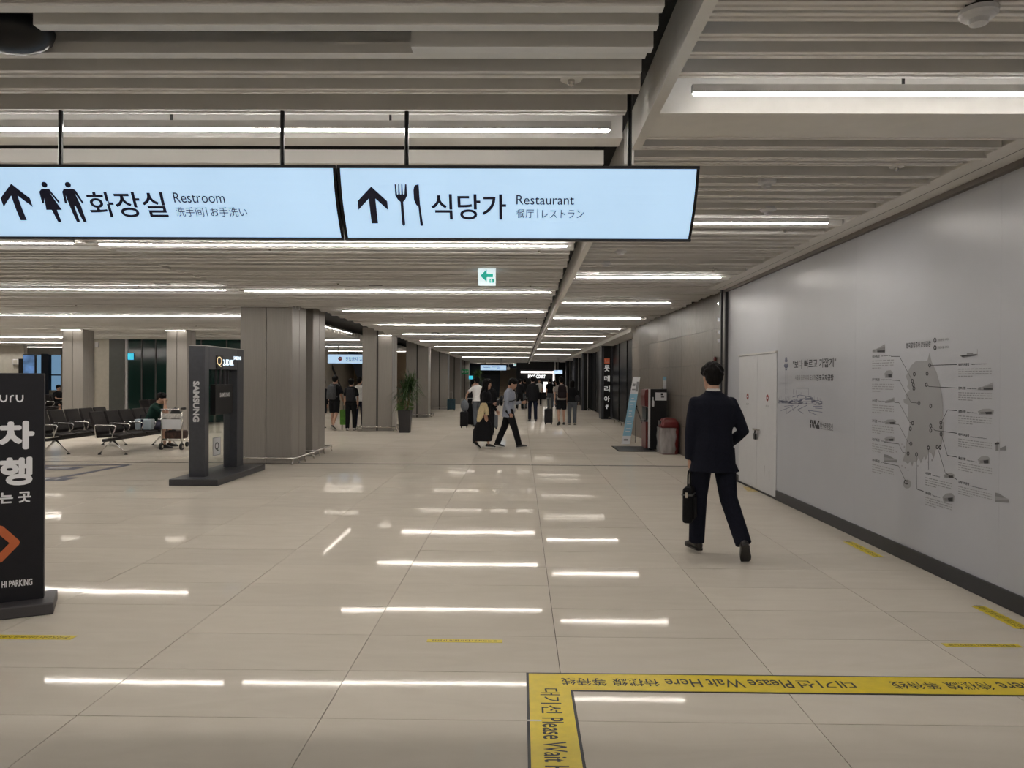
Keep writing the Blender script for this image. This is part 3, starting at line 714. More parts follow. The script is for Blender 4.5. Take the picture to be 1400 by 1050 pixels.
MB().box(XL, -14, YF, YF + .2, 2.75, 3.3).build('lintel', M_WHITEPAINT, ww); MB().box(XL, -14, YF, YF + .2, 0, 1.0).build('apron', M_CREAM, ww)
MB().box(xy(57, YF), xy(67, YF), YF - .05, YF + .2, 0, 2.8).build('column', M_BLUEG, ww); MB().box(xy(83, YF), -14, YF, YF + .2, 0, 3.2).build('pier', M_CREAM, ww)
wid = 0
for a, b in ((XL, xy(57, YF)), (xy(67, YF), xy(83, YF))):
    wid += 1
    w = structe('window_%d' % wid, 'tall window with blue daylight', ((a + b) / 2, YF, 1.8))
    MB().box(a, b, YF + .08, YF + .09, 1.0, 2.75).build('pane', M_GLASS, w)
    MB().box(a, b, YF + .05, YF + .12, 1.72, 1.78).build('transom', M_DKTRIM, w)
struct('wall_hall_right', MB().box(-9.95, -9.8, 27, 44, 0, 3.4), M_CREAM, 'pale side wall beyond the green glass')
# escalator recess seen between the first pillars
YT = 44.0
struct('wall_tan', MB().box(-9.8, -4.5, YT, YT + .15, 0, 3.5), M_TANWALL, 'tan back wall behind the escalator')
struct('ceiling_recess', MB().box(-10, -5.5, 36, 66, 3.16, 3.2), M_SLAT, 'plain pale ceiling of the escalator recess')
esc = thing('escalator', 'escalator with cream side cladding rising beyond the pillars', 'escalator', (-9, 40, 0))
E0 = [(434, 452), (443, 476), (468, 536), (468, 552), (434, 552)]
MB().prism([(on_y(x, y, 39).x, max(0, on_y(x, y, 39).z) if y < 550 else 0) for x, y in E0], lambda u, v, s: (u, 39 + .25 * s, v)).build('side_cladding', mat('cream_cladding', (.62, .56, .46), .4), esc)
a, b = on_y(438, 462, 38.9), on_y(469, 538, 38.9)
MB().bar(a + Vector((0, 0, .0)), b, .07, .09).build('handrail', M_RUBBER, esc)
a, b = on_y(471, 478, 42), on_y(497, 527, 42)
MB().prism([(a.x, a.z + .3), (a.x + .5, a.z + .3), (b.x + .8, b.z), (b.x + .8, b.z - .8), (b.x, b.z - .5)], lambda u, v, s: (u, 42 + .8 * s, v)).build('underside', M_BLUEG, esc)
t = thing('ceiling_downlight', 'small round downlight glowing on the tan wall', 'light', (0, 0, 0)); P = on_y(469, 502, 43.9); t.location = P
MB().ellipsoid(P, (.06, .06, .06)).build('lamp', mat('warm_lamp', (1, .85, .6), .5, emit=6), t)
# corridor side behind the pillar row
wg = struct('wall_side', MB().box(-7.6, -7.45, 45.0, 72, 0, 3.4), mat('blue_grey_wall', (.22, .22, .24), .5), 'blue grey wall behind the far pillars')
# far end: stair and navy wall
wn = struct('wall_end', MB().box(-7.6, 0, 70, 70.2, 0, 3.4), M_BLUEG, 'navy wall at the far end of the corridor')
MB().box(xy(657, 69.9), xy(684, 69.9), 69.85, 70, 2.1, 2.75).build('dark_band', M_BLACK, wn)
st = structe('stair', 'flight of brown stairs at the far end of the corridor', (-1, 67, 0))
sx0, sx1 = xy(683, 67), xy(708, 67)
for i in range(16):
    MB().box(sx0, sx1, 66 + .25 * i, 66.25 + .25 * i, 0, .17 * (i + 1)).build('step', mat('stair_brown', (.20, .15, .10), .5), st)
# food court front
fx0, fx1, FY = xy(711, 62), xy(757, 62), 62.0
wfc = structe('wall_food_court', 'black food court front with white light frame', (1.3, FY, 0))
MB().box(fx0 - .3, 5.2, FY + 1.5, FY + 1.7, 0, 3.3).build('back_panel', M_BLACK, wfc)
MB().box(fx0 - .3, fx1 + .2, FY, FY + 1.5, 2.45, 3.2).build('fascia', M_BLACK, wfc)
MB().box(fx0 - .3, fx0, FY, FY + 1.5, 0, 2.45).build('pier', M_BLACK, wfc)
LF = mat('lit_white_frame', (1, .93, .9), .5, var=0, emit=2.2)
a, b = on_y(712, 507.5, FY), on_y(758, 510.3, FY)
MB().box(a.x, b.x, FY - .06, FY, b.z, a.z).build('light_frame_top', LF, wfc)
MB().box(b.x - .12, b.x, FY - .06, FY, .1, a.z).build('light_frame_side', LF, wfc)
MB().box(b.x, b.x + .1, FY - .05, FY + 1.5, 0, 3.2).build('side_pier', M_ALU, wfc)
a, b = on_y(722, 517, FY), on_y(745.5, 512.6, FY)
q = text_mb(MB(), 'FOOD COURT', lambda u, v: (a.x + (b.x - a.x) * u, FY - .03, a.z + (b.z - a.z) * v), .03); flat_build(q, 'lettering', M_WHITEL, wfc)
a, b = on_y(730, 512, FY), on_y(737, 510.7, FY)
q = text_mb(MB(), 'AIRPORT', lambda u, v: (a.x + (b.x - a.x) * u, FY - .03, a.z + (b.z - a.z) * v), .02); flat_build(q, 'lettering', M_WHITEL, wfc)
MB().box(xy(724, FY), xy(745, FY), FY - .02, FY + .05, on_y(733, 518.4, FY).z, on_y(733, 511, FY).z + .02).build('sign_board', M_BLACK, wfc)
t = thing('menu_screen', 'bright menu screen inside the food court front', 'screen', (2.3, FY + 1.2, 1.2)); a, b = on_y(743, 522, FY + 1.2), on_y(748.5, 536, FY + 1.2)
MB().box(a.x - .05, b.x + .05, FY + 1.2, FY + 1.3, b.z - .05, a.z + .05).build('case', M_BLACK, t); MB().box(a.x, b.x, FY + 1.19, FY + 1.2, b.z, a.z).build('display', mat('menu_lit', (1, .9, .8), .5, var=.4, scale=6, emit=1.6), t)
t = thing('blade_sign', 'blue and white lit blade sign beside the food court', 'sign', (xy(763, 55), 55, 2.4)); a, b = on_y(757, 506, 55), on_y(769, 511.5, 55)
MB().box(a.x, b.x, 55, 55.15, b.z, a.z).build('case', M_ALU, t); MB().box(a.x + .01, b.x - .01, 54.99, 55, b.z + .02, a.z - .02).build('lit_face', mat('lit_blue', (.45, .62, 1), .5, var=.3, scale=5, emit=1.3), t)
MB().cyl(((a.x + b.x) / 2, 55.08, a.z), ((a.x + b.x) / 2, 55.08, 3.3), .03, n=8).build('hanging_rod', M_ALU, t)
# dark storefronts along the shops, black sign pillar
SHX = 3.92
wsf = structe('wall_shops', 'row of dark storefronts beyond the stone wall', (SHX, 40, 0))
M_STORE = mat('storefront_black_glass', (.008, .008, .010), .35, var=.2, spec=.25)
MB().box(SHX, SHX + .1, 23.0, 60, 0, 3.2).build('backing', M_BLACK, wsf)
MB().box(3.40, SHX, 22.95, 23.05, 0, 3.2).build('return', M_STONE, wsf)
for y0 in (23.2, 25.4, 27.6, 29.8, 33.0, 35.0, 37.0, 39, 42.2, 44.2, 46.2, 48.2, 51, 53, 55, 57):
    MB().box(SHX - .03, SHX, y0 + .03, y0 + 1.93, .12, 3.05).build('pane', M_STORE, wsf)
    MB().box(SHX - .05, SHX + .01, y0 - .03, y0 + .03, 0, 3.12).build('mullion', M_BLACK, wsf)
r = MB().tube([(SHX - .22, 23.3, .13), (SHX - .22, 31.8, .13)], .022, 8).build('bumper_rail', M_STEEL, wsf, smooth=True)
for y0 in (23.6, 25.6, 27.6, 29.6, 31.5): MB().cyl((SHX - .22, y0, 0), (SHX - .22, y0, .13), .016, n=6).build('rail_foot', M_STEEL, wsf)
r = MB().tube([(SHX - .3, 33.3, .13), (SHX - .3, 40.6, .13)], .022, 8).build('bumper_rail', M_STEEL, wsf, smooth=True)
PY = 32.0
a, b = on_y(822, 560, PY), on_y(836.5, 560, PY)
sp = thing('sign_pillar', 'black pillar with a vertical white lettered restaurant sign', 'sign', ((a.x + b.x) / 2, PY, 0))
MB().box(a.x, b.x + .3, PY, PY + .9, 0, 3.14).build('body', M_FRAMEG, sp, bevel=.01)
fx_a, fx_b = on_y(825.3, 560, PY).x, on_y(834.5, 560, PY).x
MB().box(fx_a, fx_b, PY - .012, PY, .02, 3.12).build('face', M_BLACK, sp)
a, b = on_y(826, 497.5, PY), on_y(833.5, 490, PY)
MB().box(a.x, b.x, PY - .03, PY - .012, a.z, b.z).build('emblem', mat('emblem_red_orange', (.42, .10, .05), .4, emit=.35), sp, bevel=.01)
q = text_mb(MB(), 'Lo', lambda u, v: (a.x + .04 + (b.x - a.x - .08) * u, PY - .033, a.z + .05 + (b.z - a.z - .1) * v), .03); flat_build(q, 'emblem_mark', mat('emblem_cream', (.6, .4, .3), .4), sp)
LW = mat('sign_letter_white', (.80, .80, .78), .4, var=0, emit=.30)
for s, c, h in (('롯', 503.5, 8.6), ('데', 517.5, 8.2), ('리', 531.5, 8), ('아', 545.5, 8)):
    a, b = on_y(826, c + h / 2, PY), on_y(833.7, c - h / 2, PY)
    q = text_mb(MB(), s, lambda u, v: (a.x + (b.x - a.x) * u, PY - .02, a.z + (b.z - a.z) * v), .02); flat_build(q, 'lettering', LW, sp)
a, b = on_y(827.5, 559, PY), on_y(831.5, 553.5, PY)
q = MB().prism([(0, .55), (.2, 1), (1, 1), (1, .45), (.7, .45), (.7, 0), (.25, 0), (.25, .45)], lambda u, v, s: (a.x + (b.x - a.x) * u, PY - .014 - .01 * s, a.z + (b.z - a.z) * v)); q.build('hand_symbol', LW, sp)
for Y, x0 in ((41.0, 3.36), (49.6, 3.5), (58.2, 3.5)):
    p = structe('pillar', 'black clad pillar between the dark storefronts', ((x0 + 3.95) / 2, Y, 0)); p['group'] = 'black storefront pillars'; p['category'] = 'pillar'
    MB().box(x0, SHX - .04, Y, Y + .9, 0, 3.13).build('body', M_BLACK, p, bevel=.01); MB().box(x0 - .02, x0 + .08, Y - .02, Y, 0, 3.13).build('edge_trim', M_FRAMEG, p)
    MB().box(x0 + .27, x0 + .30, Y - .012, Y, 0, 3.13).build('light_reveal', M_ALU, p)

# ================================================================== HANGING WAYFINDING SIGN
# lens-shaped light box tilted towards the floor; profile from top edge to bottom edge
SGY = 3.72
top = on_y(700, 229.5, SGY - .07); bot = on_y(700, 327.5, SGY + .115)
PROF = [(SGY - .07, top.z)]
for i in range(1, 9):
    v = i / 8.0
    PROF.append((SGY - .07 + .185 * v - .028 * math.sin(math.pi * v), top.z + (bot.z - top.z) * v))
def face_pt(X, v, off=.0):
    v = max(0, min(1, v)); i = min(7, int(v * 8)); f = v * 8 - i
    y = PROF[i][0] + (PROF[i + 1][0] - PROF[i][0]) * f; z = PROF[i][1] + (PROF[i + 1][1] - PROF[i][1]) * f
    return Vector((X, y - off * .9, z - off * .43))
def v_of(py): return (py - 229.5) / (327.5 - 229.5)
def x_of(px, py):
    v = v_of(py); y = face_pt(0, v).y; return on_y(px, py, y).x
def lightbox(px0, px1, label, name='wayfinding_sign'):
    x0, x1 = x_of(px0, 278), x_of(px1, 278)
    t = thing(name, label, 'sign', ((x0 + x1) / 2, SGY + .1, top.z))
    prof = [(y, z) for y, z in PROF]
    back = [(SGY + .13, PROF[-1][1]), (SGY + .20, PROF[4][1]), (SGY + .13, PROF[0][1])]
    m = MB(); R0 = [Vector((x0 + .012, y, z)) for y, z in prof]; R1 = [Vector((x1 - .012, y, z)) for y, z in prof]
    for i in range(8): m.add([R0[i], R1[i], R1[i + 1], R0[i + 1]], [(0, 1, 2, 3)])
    f = flat_build(m, 'lit_face', M_SIGNBLUE, t); f.data.polygons.foreach_set('use_smooth', [True] * 8)
    m = MB(); full = [prof[0]] + [back[2], back[1], back[0]] + [prof[-1]]
    for (ya, za), (yb, zb) in zip(full[:-1], full[1:]): m.add([(x0 + .012, ya, za), (x1 - .012, ya, za), (x1 - .012, yb, zb), (x0 + .012, yb, zb)], [(0, 1, 2, 3)])
    flat_build(m, 'casing', M_DKTRIM, t)
    outline = prof + back
    cy = sum(p[0] for p in outline) / len(outline); cz = sum(p[1] for p in outline) / len(outline)
    grow = [(cy + (y - cy) * 1.03, cz + (z - cz) * 1.02) for y, z in outline]
    for a in (x0, x1 - .014):
        MB().prism(grow, lambda u, v, s: (a + .014 * s, u, v)).build('end_cap', M_BLACK, t)
    MB().box(x0, x1, PROF[0][0] - .006, PROF[0][0] + .012, PROF[0][1] - .004, PROF[0][1] + .010).build('top_rail', M_DKTRIM, t)
    MB().box(x0, x1, PROF[-1][0] - .012, PROF[-1][0] + .01, PROF[-1][1] - .008, PROF[-1][1] + .004).build('bottom_rail', M_DKTRIM, t)
    return t
s1 = lightbox(-40, 463, 'lit pale blue restroom sign with navy arrow and figures')
s2 = lightbox(465, 952, 'lit pale blue restaurant sign with fork and knife')
for px in (83, 386, 556, 861):
    s = s1 if px < 460 else s2
    x = on_y(px, 180, SGY + .06).x
    MB().cyl((x, SGY + .06, top.z), (x, SGY + .06, 3.2), .011, n=10).build('hanging_rod', M_BLACK, s)
def sign_text(s, x0, x1, y0, y1, parent, weight=0):
    yc = (y0 + y1) / 2; a, b = x_of(x0, yc), x_of(x1, yc)
    q = text_mb(MB(), s, lambda u, v: face_pt(a + (b - a) * u, v_of(y1 + (y0 - y1) * v), .0035), weight)
    return flat_build(q, 'lettering', M_SIGNINK, parent)
def sign_poly(polys, x0, x1, y0, y1, parent, name):
    yc = (y0 + y1) / 2; a, b = x_of(x0, yc), x_of(x1, yc)
    q = MB()
    for P in polys:
        # subdivide long outlines so the print follows the curved face
        Q = []
        for i in range(len(P)):
            p, r = P[i], P[(i + 1) % len(P)]; n = max(1, int(abs(p[1] - r[1]) / .12))
            Q += [(p[0] + (r[0] - p[0]) * k / n, p[1] + (r[1] - p[1]) * k / n) for k in range(n)]
        q.add([face_pt(a + (b - a) * u, v_of(y0 + (y1 - y0) * v), .0035) for u, v in Q], [tuple(range(len(Q)))])
    o = flat_build(q, name, M_SIGNINK, parent)
    bm = bmesh.new(); bm.from_mesh(o.data); bmesh.ops.triangulate(bm, faces=bm.faces); bm.to_mesh(o.data); bm.free()
def circ(cx, cy, rx, ry, n=20): return [(cx + rx * math.cos(2 * math.pi * i / n), cy + ry * math.sin(2 * math.pi * i / n)) for i in range(n)]
ARROW = [(.5, 0), (1, .40), (1, .64), (.61, .33), (.61, 1), (.39, 1), (.39, .33), (0, .64), (0, .40)]
WOMAN = [circ(.42, .075, .16, .072), [(.22, .18), (.62, .18), (1.0, .50), (.93, .545), (.60, .27), (.98, .70), (.70, .70), (.70, .97), (.64, 1), (.52, 1), (.50, .97), (.42, .70), (.12, .70), (.22, .42), (.12, .54), (.02, .54), (.05, .25)]]
MAN = [circ(.42, .075, .15, .072), [(.16, .18), (.66, .18), (.76, .23), (.98, .52), (.90, .55), (.68, .30), (.80, .60), (.80, .98), (.70, 1), (.62, .98), (.52, .60), (.46, .60), (.46, .98), (.36, 1), (.28, .98), (.22, .60), (.18, .34), (.13, .54), (.02, .54), (.05, .25)]]
FORK = [[(0, 0), (.10, 0), (.16, .25), (.26, .25), (.30, 0), (.38, 0), (.40, .25), (.52, .25), (.56, 0), (.65, 0), (.66, .25), (.78, .25), (.88, 0), (1, 0), (1, .28), (.82, .38), (.64, .43), (.64, .97), (.56, 1), (.46, 1), (.38, .97), (.40, .43), (.20, .38), (.0, .28)]]
KNIFE = [[(.30, .02), (.75, 0), (.80, .5), (1.0, .97), (.92, 1), (.72, 1), (.62, .97), (.55, .55), (.25, .5), (.0, .38), (.0, .15), (.1, .06)]]
sign_poly([ARROW], 3, 43, 253.5, 303.5, s1, 'arrow')
sign_poly(WOMAN, 57, 82, 250.5, 306, s1, 'woman_pictogram'); sign_poly(MAN, 88, 115, 250.5, 306, s1, 'man_pictogram')
sign_text('화장실', 121, 227, 264.5, 299, s1, .012); sign_text('Restroom', 237.5, 307, 265, 279, s1); sign_text('洗手间', 241, 278.5, 285, 297.5, s1); sign_text('|', 282.3, 283.3, 285, 297, s1); sign_text('お手洗い', 288, 338, 285, 297.5, s1)
sign_poly([ARROW], 489.5, 530, 256, 306, s2, 'arrow')
sign_poly(FORK, 541.5, 557.5, 252.5, 309, s2, 'fork_pictogram'); sign_poly(KNIFE, 566.5, 576.5, 252.5, 309, s2, 'knife_pictogram')
sign_text('식당가', 589.5, 692, 266, 300.5, s2, .012); sign_text('Restaurant', 706, 785, 267, 280, s2); sign_text('餐厅', 706, 730, 286, 298, s2); sign_text('|', 734.6, 735.6, 286, 298, s2); sign_text('レストラン', 741, 798, 287, 298, s2)

# exit sign
Y = 9.25
a, b = on_y(653.5, 390, Y), on_y(677.5, 365, Y)
t = thing('exit_sign', 'small square lit exit sign with green arrow', 'sign', ((a.x + b.x) / 2, Y, b.z))
MB().box(a.x, b.x, Y, Y + .06, a.z, b.z).build('case', M_EXITW, t, bevel=.006)
AR = [(.12, .52), (.50, .88), (.50, .64), (.86, .64), (.86, .44), (.50, .44), (.50, .18)]
MB().prism(AR, lambda u, v, s: (a.x + (b.x - a.x) * u, Y - .001 - .002 * s, a.z + (b.z - a.z) * v)).build('arrow', M_GREEN, t)
MB().prism([(.66, .36), (.92, .36), (.92, .14), (.66, .14)], lambda u, v, s: (a.x + (b.x - a.x) * u, Y - .001 - .002 * s, a.z + (b.z - a.z) * v)).build('door_symbol', M_GREEN, t)
MB().prism([(.74, .32), (.80, .30), (.82, .24), (.80, .15), (.76, .15), (.77, .22), (.71, .22)], lambda u, v, s: (a.x + (b.x - a.x) * u, Y - .004 - .001 * s, a.z + (b.z - a.z) * v)).build('running_figure', M_EXITW, t)
MB().box(a.x - .02, b.x + .03, Y, Y + .06, b.z, b.z + .045).build('mount', M_ALU, t)
# far hanging signs
def far_sign(px0, px1, py0, py1, Y, label, lines):
    a, b = on_y(px0, py1, Y), on_y(px1, py0, Y)
    t = thing('hanging_sign', label, 'sign', ((a.x + b.x) / 2, Y, b.z))
    MB().box(a.x, b.x, Y, Y + .15, a.z, b.z).build('lit_face', M_SIGNBLUE, t, bevel=.01)
    for u in (.2, .8): MB().cyl((a.x + (b.x - a.x) * u, Y + .07, b.z), (a.x + (b.x - a.x) * u, Y + .07, 3.14), .015, n=8).build('hanging_rod', M_BLACK, t)
    for s, u0, u1, v0, v1, m in lines:
        if s == 'dot':
            c, rr = ((u0 + u1) / 2, (v0 + v1) / 2), (v1 - v0) / 2 * (b.z - a.z)
            q = MB().lathe([(rr, 0), (rr, .004)], n=20); q.v = [(a.x + (b.x - a.x) * c[0] + x, Y - .002 - z, a.z + (b.z - a.z) * c[1] + y_) for x, y_, z in q.v]; q.build('no_entry_disc', m, t)
            MB().box(a.x + (b.x - a.x) * c[0] - rr * .7, a.x + (b.x - a.x) * c[0] + rr * .7, Y - .009, Y - .006, a.z + (b.z - a.z) * c[1] - rr * .18, a.z + (b.z - a.z) * c[1] + rr * .18).build('disc_bar', M_WHITEP, t)
        else:
            q = text_mb(MB(), s, lambda u, v: (a.x + (b.x - a.x) * (u0 + (u1 - u0) * u), Y - .003, a.z + (b.z - a.z) * (v0 + (v1 - v0) * v)), .01); flat_build(q, 'lettering', m, t)
    return t
RD = mat('no_entry_red', (.45, .02, .03), .5)
far_sign(448, 516, 485, 496.5, 31, 'lit pale no-entry sign hanging between the pillars', [('dot', .20, .30, .28, .75, RD), ('진입금지', .36, .60, .25, .72, M_SIGNINK), ('No Entry', .64, .80, .52, .70, M_SIGNINK), ('禁止进入', .64, .86, .26, .44, M_SIGNINK)])
far_sign(657, 692, 499.6, 506, 48, 'lit pale blue sign hanging at the far end of the corridor', [('식당가', .44, .62, .5, .8, M_SIGNINK), ('Restaurant', .12, .38, .45, .75, M_SIGNINK), ('화장실', .66, .76, .25, .75, M_SIGNINK)])
def plain_sign(px0, px1, py0, py1, Y, name, label, m, rod=True):
    a, b = on_y(px0, py1, Y), on_y(px1, py0, Y)
    t = thing(name, label, 'sign', ((a.x + b.x) / 2, Y, b.z))
    MB().box(a.x, b.x, Y, Y + .08, a.z, b.z).build('case', M_ALU, t, bevel=.004); MB().box(a.x + .01, b.x - .01, Y - .006, Y, a.z + .01, b.z - .01).build('lit_face', m, t)
    if rod: MB().cyl(((a.x + b.x) / 2, Y + .04, b.z), ((a.x + b.x) / 2, Y + .04, 3.14), .014, n=8).build('hanging_rod', M_WHITEPAINT, t)
    return t, a, b
t, a, b = plain_sign(702, 706, 497, 500.8, 44, 'exit_sign', 'tiny square lit sign hanging far down the corridor', M_EXITW)
MB().box(a.x + .05, b.x - .05, 43.985, 43.993, a.z + .06, b.z - .06).build('arrow', M_GREEN, t)
t, a, b = plain_sign(693.3, 697, 502, 505.5, 48, 'exit_sign', 'small grey unlit box beside the far hanging sign', M_WHITEP)
t, a, b = plain_sign(629.8, 641, 505, 511.6, 56.8, 'wall_sign', 'green sign fixed on the far slim pillar', M_GREENS, False)
MB().prism([(.08, .5), (.3, .85), (.3, .62), (.45, .62), (.45, .38), (.3, .38), (.3, .15)], lambda u, v, s: (a.x + (b.x - a.x) * u, 56.79 - .003 * s, a.z + (b.z - a.z) * v)).build('arrow', M_WHITEP, t)
q = text_mb(MB(), '출구', lambda u, v: (a.x + (b.x - a.x) * (.52 + .4 * u), 56.788, a.z + (b.z - a.z) * (.25 + .5 * v)), .02); flat_build(q, 'lettering', M_WHITEP, t)
t, a, b = plain_sign(640.8, 646.8, 513.6, 518.6, 50, 'stand_sign', 'bright cyan sign on a thin stand beyond the pillars', M_CYAN, False)
MB().cyl(((a.x + b.x) / 2, 50.05, 0), ((a.x + b.x) / 2, 50.05, a.z), .02, n=8).lathe([(.16, 0), (.16, .02), (.03, .03)], ((a.x + b.x) / 2, 50.05, 0)).build('stand', M_BLACK, t)

# small ceiling fittings
def fitting(name, label, px, py, z, kind, group=None):
    d = ray(px, py); k = (z - CAMH) / d.z; p = Vector((d.x * k, d.y * k, z))
    t = thing(name, label, {'sprinkler': 'sprinkler', 'detector': 'detector', 'camera': 'camera', 'speaker': 'speaker'}[kind], p, group)
    if kind == 'sprinkler':
        MB().cyl(p + Vector((0, 0, .02)), p + Vector((0, 0, .16)), .012, n=8).build('drop_pipe', M_DKTRIM, t); MB().lathe([(.05, .012), (.052, .018), (.03, .03)], p, 16).build('escutcheon', M_WHITEPAINT, t)
        MB().lathe([(.012, -.012), (.016, 0), (.016, .012)], p, 10).build('head', M_STEEL, t)
    elif kind == 'detector':
        MB().lathe([(.02, -.045), (.035, -.04), (.04, -.02), (.065, -.012), (.075, 0), (.075, .02)], p, 20).build('body', M_WHITEP, t, smooth=False)
        MB().lathe([(.055, .02), (.055, .09)], p, 14).build('mount', M_DKTRIM, t)
    elif kind == 'speaker':
        MB().lathe([(.10, 0), (.105, .006), (.105, .05)], p, 20).build('grille', M_BLACK, t); MB().lathe([(.12, .008), (.12, .03)], p, 20).build('rim', M_DKTRIM, t)
    else:
        MB().ellipsoid(p, (.17, .13, .085), 18, 9).build('dome', M_BLACK, t, smooth=True); MB().lathe([(.13, .03), (.13, .12)], p, 18).build('mount', M_BLACK, t)
fitting('dome_speaker', 'black rounded dome hanging in the dark slat gap', 14, 42, 3.05, 'camera')
fitting('sprinkler', 'white sprinkler on a dark drop pipe above the restaurant sign', 781, 113, 3.01, 'sprinkler')
fitting('smoke_detector', 'white round detector on slats nearest the wide cross beam', 1338, 20, 3.20, 'detector')
SG = 'ceiling sprinklers'; DG = 'ceiling detectors'
for px, py, k in ((1226, 231, 's'), (1048, 249, 'd'), (1050, 287, 'd'), (1073, 316, 's'), (849, 344, 'd'), (829, 360, 'd'), (975, 370, 's'), (976, 371, 's')):
    if px == 976: continue
    fitting('sprinkler' if k == 's' else 'smoke_detector', 'small white sprinkler on slats between fin and hoarding' if k == 's' else 'small round white detector on slats between fin and hoarding', px, py, ZR + .01, 'sprinkler' if k == 's' else 'detector', SG if k == 's' else DG)
for px, py in ((369, 341), (737, 343), (725, 391), (462, 388), (307, 418), (104, 418), (720, 438), (550, 436), (268, 446), (191, 431)):
    fitting('sprinkler', 'small dark sprinkler poking through the corridor slats', px, py, ZL + .01, 'sprinkler', 'corridor sprinklers')
for px, py in ((810, 373), (781, 402)): fitting('ceiling_speaker', 'flat black round speaker recessed beside the white fin', px, py, ZR + .02, 'speaker', 'speakers beside the fin')
for px, py in ((514, 391), (222, 389), (595, 456)): fitting('ceiling_speaker', 'flat black round speaker recessed in the corridor slats', px, py, ZL + .02, 'speaker', 'corridor speakers')

# ================================================================== FLOOR TAPE
def tape_box(x0, x1, y0, y1, label, name, group=None):
    t = thing(name, label, 'tape', ((x0 + x1) / 2, (y0 + y1) / 2, 0), group)
    return t
ya = on_floor(1000, 923).y; yb = on_floor(1000, 948).y; xa = on_floor(719.5, 925).x; xb = xa + (ya - yb) * 1.0
t = thing('waiting_line_tape', 'yellow floor tape with black edges reading please wait here', 'tape', (xa, ya, 0))
e = .014
tilt = .004
def tp(x, y, z=.0016): return (x, y + (x - xa) * tilt * 0, z)
MB().box(xa, 3.1, yb, ya, .0004, .0024).box(xa, xb, 1.2, yb, .0004, .0024).build('black_border', M_BLACK, t)
MB().box(xa + e, 3.1, yb + e, ya - e, .0024, .0029).box(xa + e, xb - e, 1.2, yb + e, .0024, .0029).build('yellow_strip', M_YELLOW, t)
def floor_text(s, x_start, x_end, y_mid, h, parent, m, flip=False, weight=0, z=.0034):
    """text along X; flip: read from the other side"""
    q = text_mb(MB(), s, lambda u, v: (x_start + (x_end - x_start) * u, y_mid + (h * (v - .5)) * (-1 if flip else 1), z), weight)
    return flat_build(q, 'lettering', m, parent)
ym = (ya + yb) / 2
def fx(px, py=936): return on_floor(px, py).x
for a_, b_, s in ((1167, 1091, '대기선'), (1083, 911, 'Please Wait Here'), (902, 838, '待機線'), (830, 768, '等待线'), (1352, 1290, '待機線'), (1281, 1218, '等待线'), (1540, 1362, 'Please Wait Here')):
    floor_text(s, fx(a_), fx(b_), ym, .10 if s != 'Please Wait Here' else .105, t, M_INK, True, .008)
xm = (xa + xb) / 2
def vtext(s, y0, y1, w):
    q = text_mb(MB(), s, lambda u, v: (xm + w * (v - .5), y0 + (y1 - y0) * u, .0034), .008); flat_build(q, 'lettering', M_INK, t)
vtext('대기선', on_floor(745, 942).y, on_floor(745, 976).y, .105)
vtext('Please Wait Here', on_floor(745, 982).y, on_floor(745, 982).y - .64, .105)
vtext('待機線', 2.9, 2.6, .105)
MB().box(xa + .0, xa + .07, on_floor(730, 986).y - .006, on_floor(730, 986).y + .008, .003, .0037).build('tear', mat('torn_paper', (.6, .58, .55), .6), t)
def shutter_tape(x0, x1, y, w, label, rot=0, flip=False, group=None, along=False):
    t = thing('floor_sticker', label, 'sticker', ((x0 + x1) / 2, y, 0), group)
    YS = mat('yellow_sticker', (.72, .57, .03), .45, var=.08, scale=30)
    if not along:
        MB().box(x0, x1, y - w / 2, y + w / 2, .0006, .0022).build('strip', YS, t)
        floor_text('화재시 방화셔터 내려오는곳', (x1 - .03) if flip else x0 + .03, (x0 + .03) if flip else x1 - .03, y, w * .62, t, M_INK, flip, .004, .0028)
    else:
        MB().box(y - w / 2, y + w / 2, min(x0, x1), max(x0, x1), .0006, .0022).build('strip', YS, t)
        q = text_mb(MB(), '화재시 방화셔터 내려오는곳', lambda u, v: (y + w * .62 * (v - .5), x0 + .02 + (x1 - x0 - .04) * u, .0028)); flat_build(q, 'lettering', M_INK, t)
A = on_floor(584, 876); B = on_floor(687, 876); shutter_tape(A.x, B.x, A.y, .052, 'yellow fire shutter sticker alone on the open floor')
A = on_floor(0, 871); B = on_floor(103, 871); shutter_tape(A.x - .06, B.x, A.y, .075, 'yellow fire shutter sticker at the foot of the black pylon sign')
A = on_floor(1290, 882); B = on_floor(1393, 882); shutter_tape(A.x, B.x, A.y, .055, 'faded yellow fire shutter sticker beyond the taped waiting line', flip=True)
A = on_floor(1180, 741); B = on_floor(1226, 762); shutter_tape(A.y, B.y, 3.40, .10, 'worn yellow sticker along the skirting under the map', along=True)
A = on_floor(1352, 829); B = on_floor(1400, 852); shutter_tape(A.y, B.y - .12, 3.40, .10, 'yellow sticker along the skirting where the hoarding leaves view', along=True)
A = on_floor(1036, 668); t = thing('floor_sticker', 'torn yellow tape scrap on the floor before the hoarding door', 'sticker', A)
MB().prism([(0, 0), (.9, -.1), (1, .3), (.6, .8), (.2, 1), (.1, .5)], lambda u, v, s: (A.x - .25 + .4 * u, A.y - .3 + .5 * v, .0006 + .0006 * s)).build('strip', mat('worn_yellow', (.45, .33, .12), .6, var=.4, scale=14), t)
MB().prism([(0, 0), (.9, .1), (.7, .8), (.1, .6)], lambda u, v, s: (A.x - .35 + .12 * u, A.y + .35 + .15 * v, .0006 + .0006 * s)).build('scrap', mat('worn_yellow', (.45, .33, .12), .6), t)
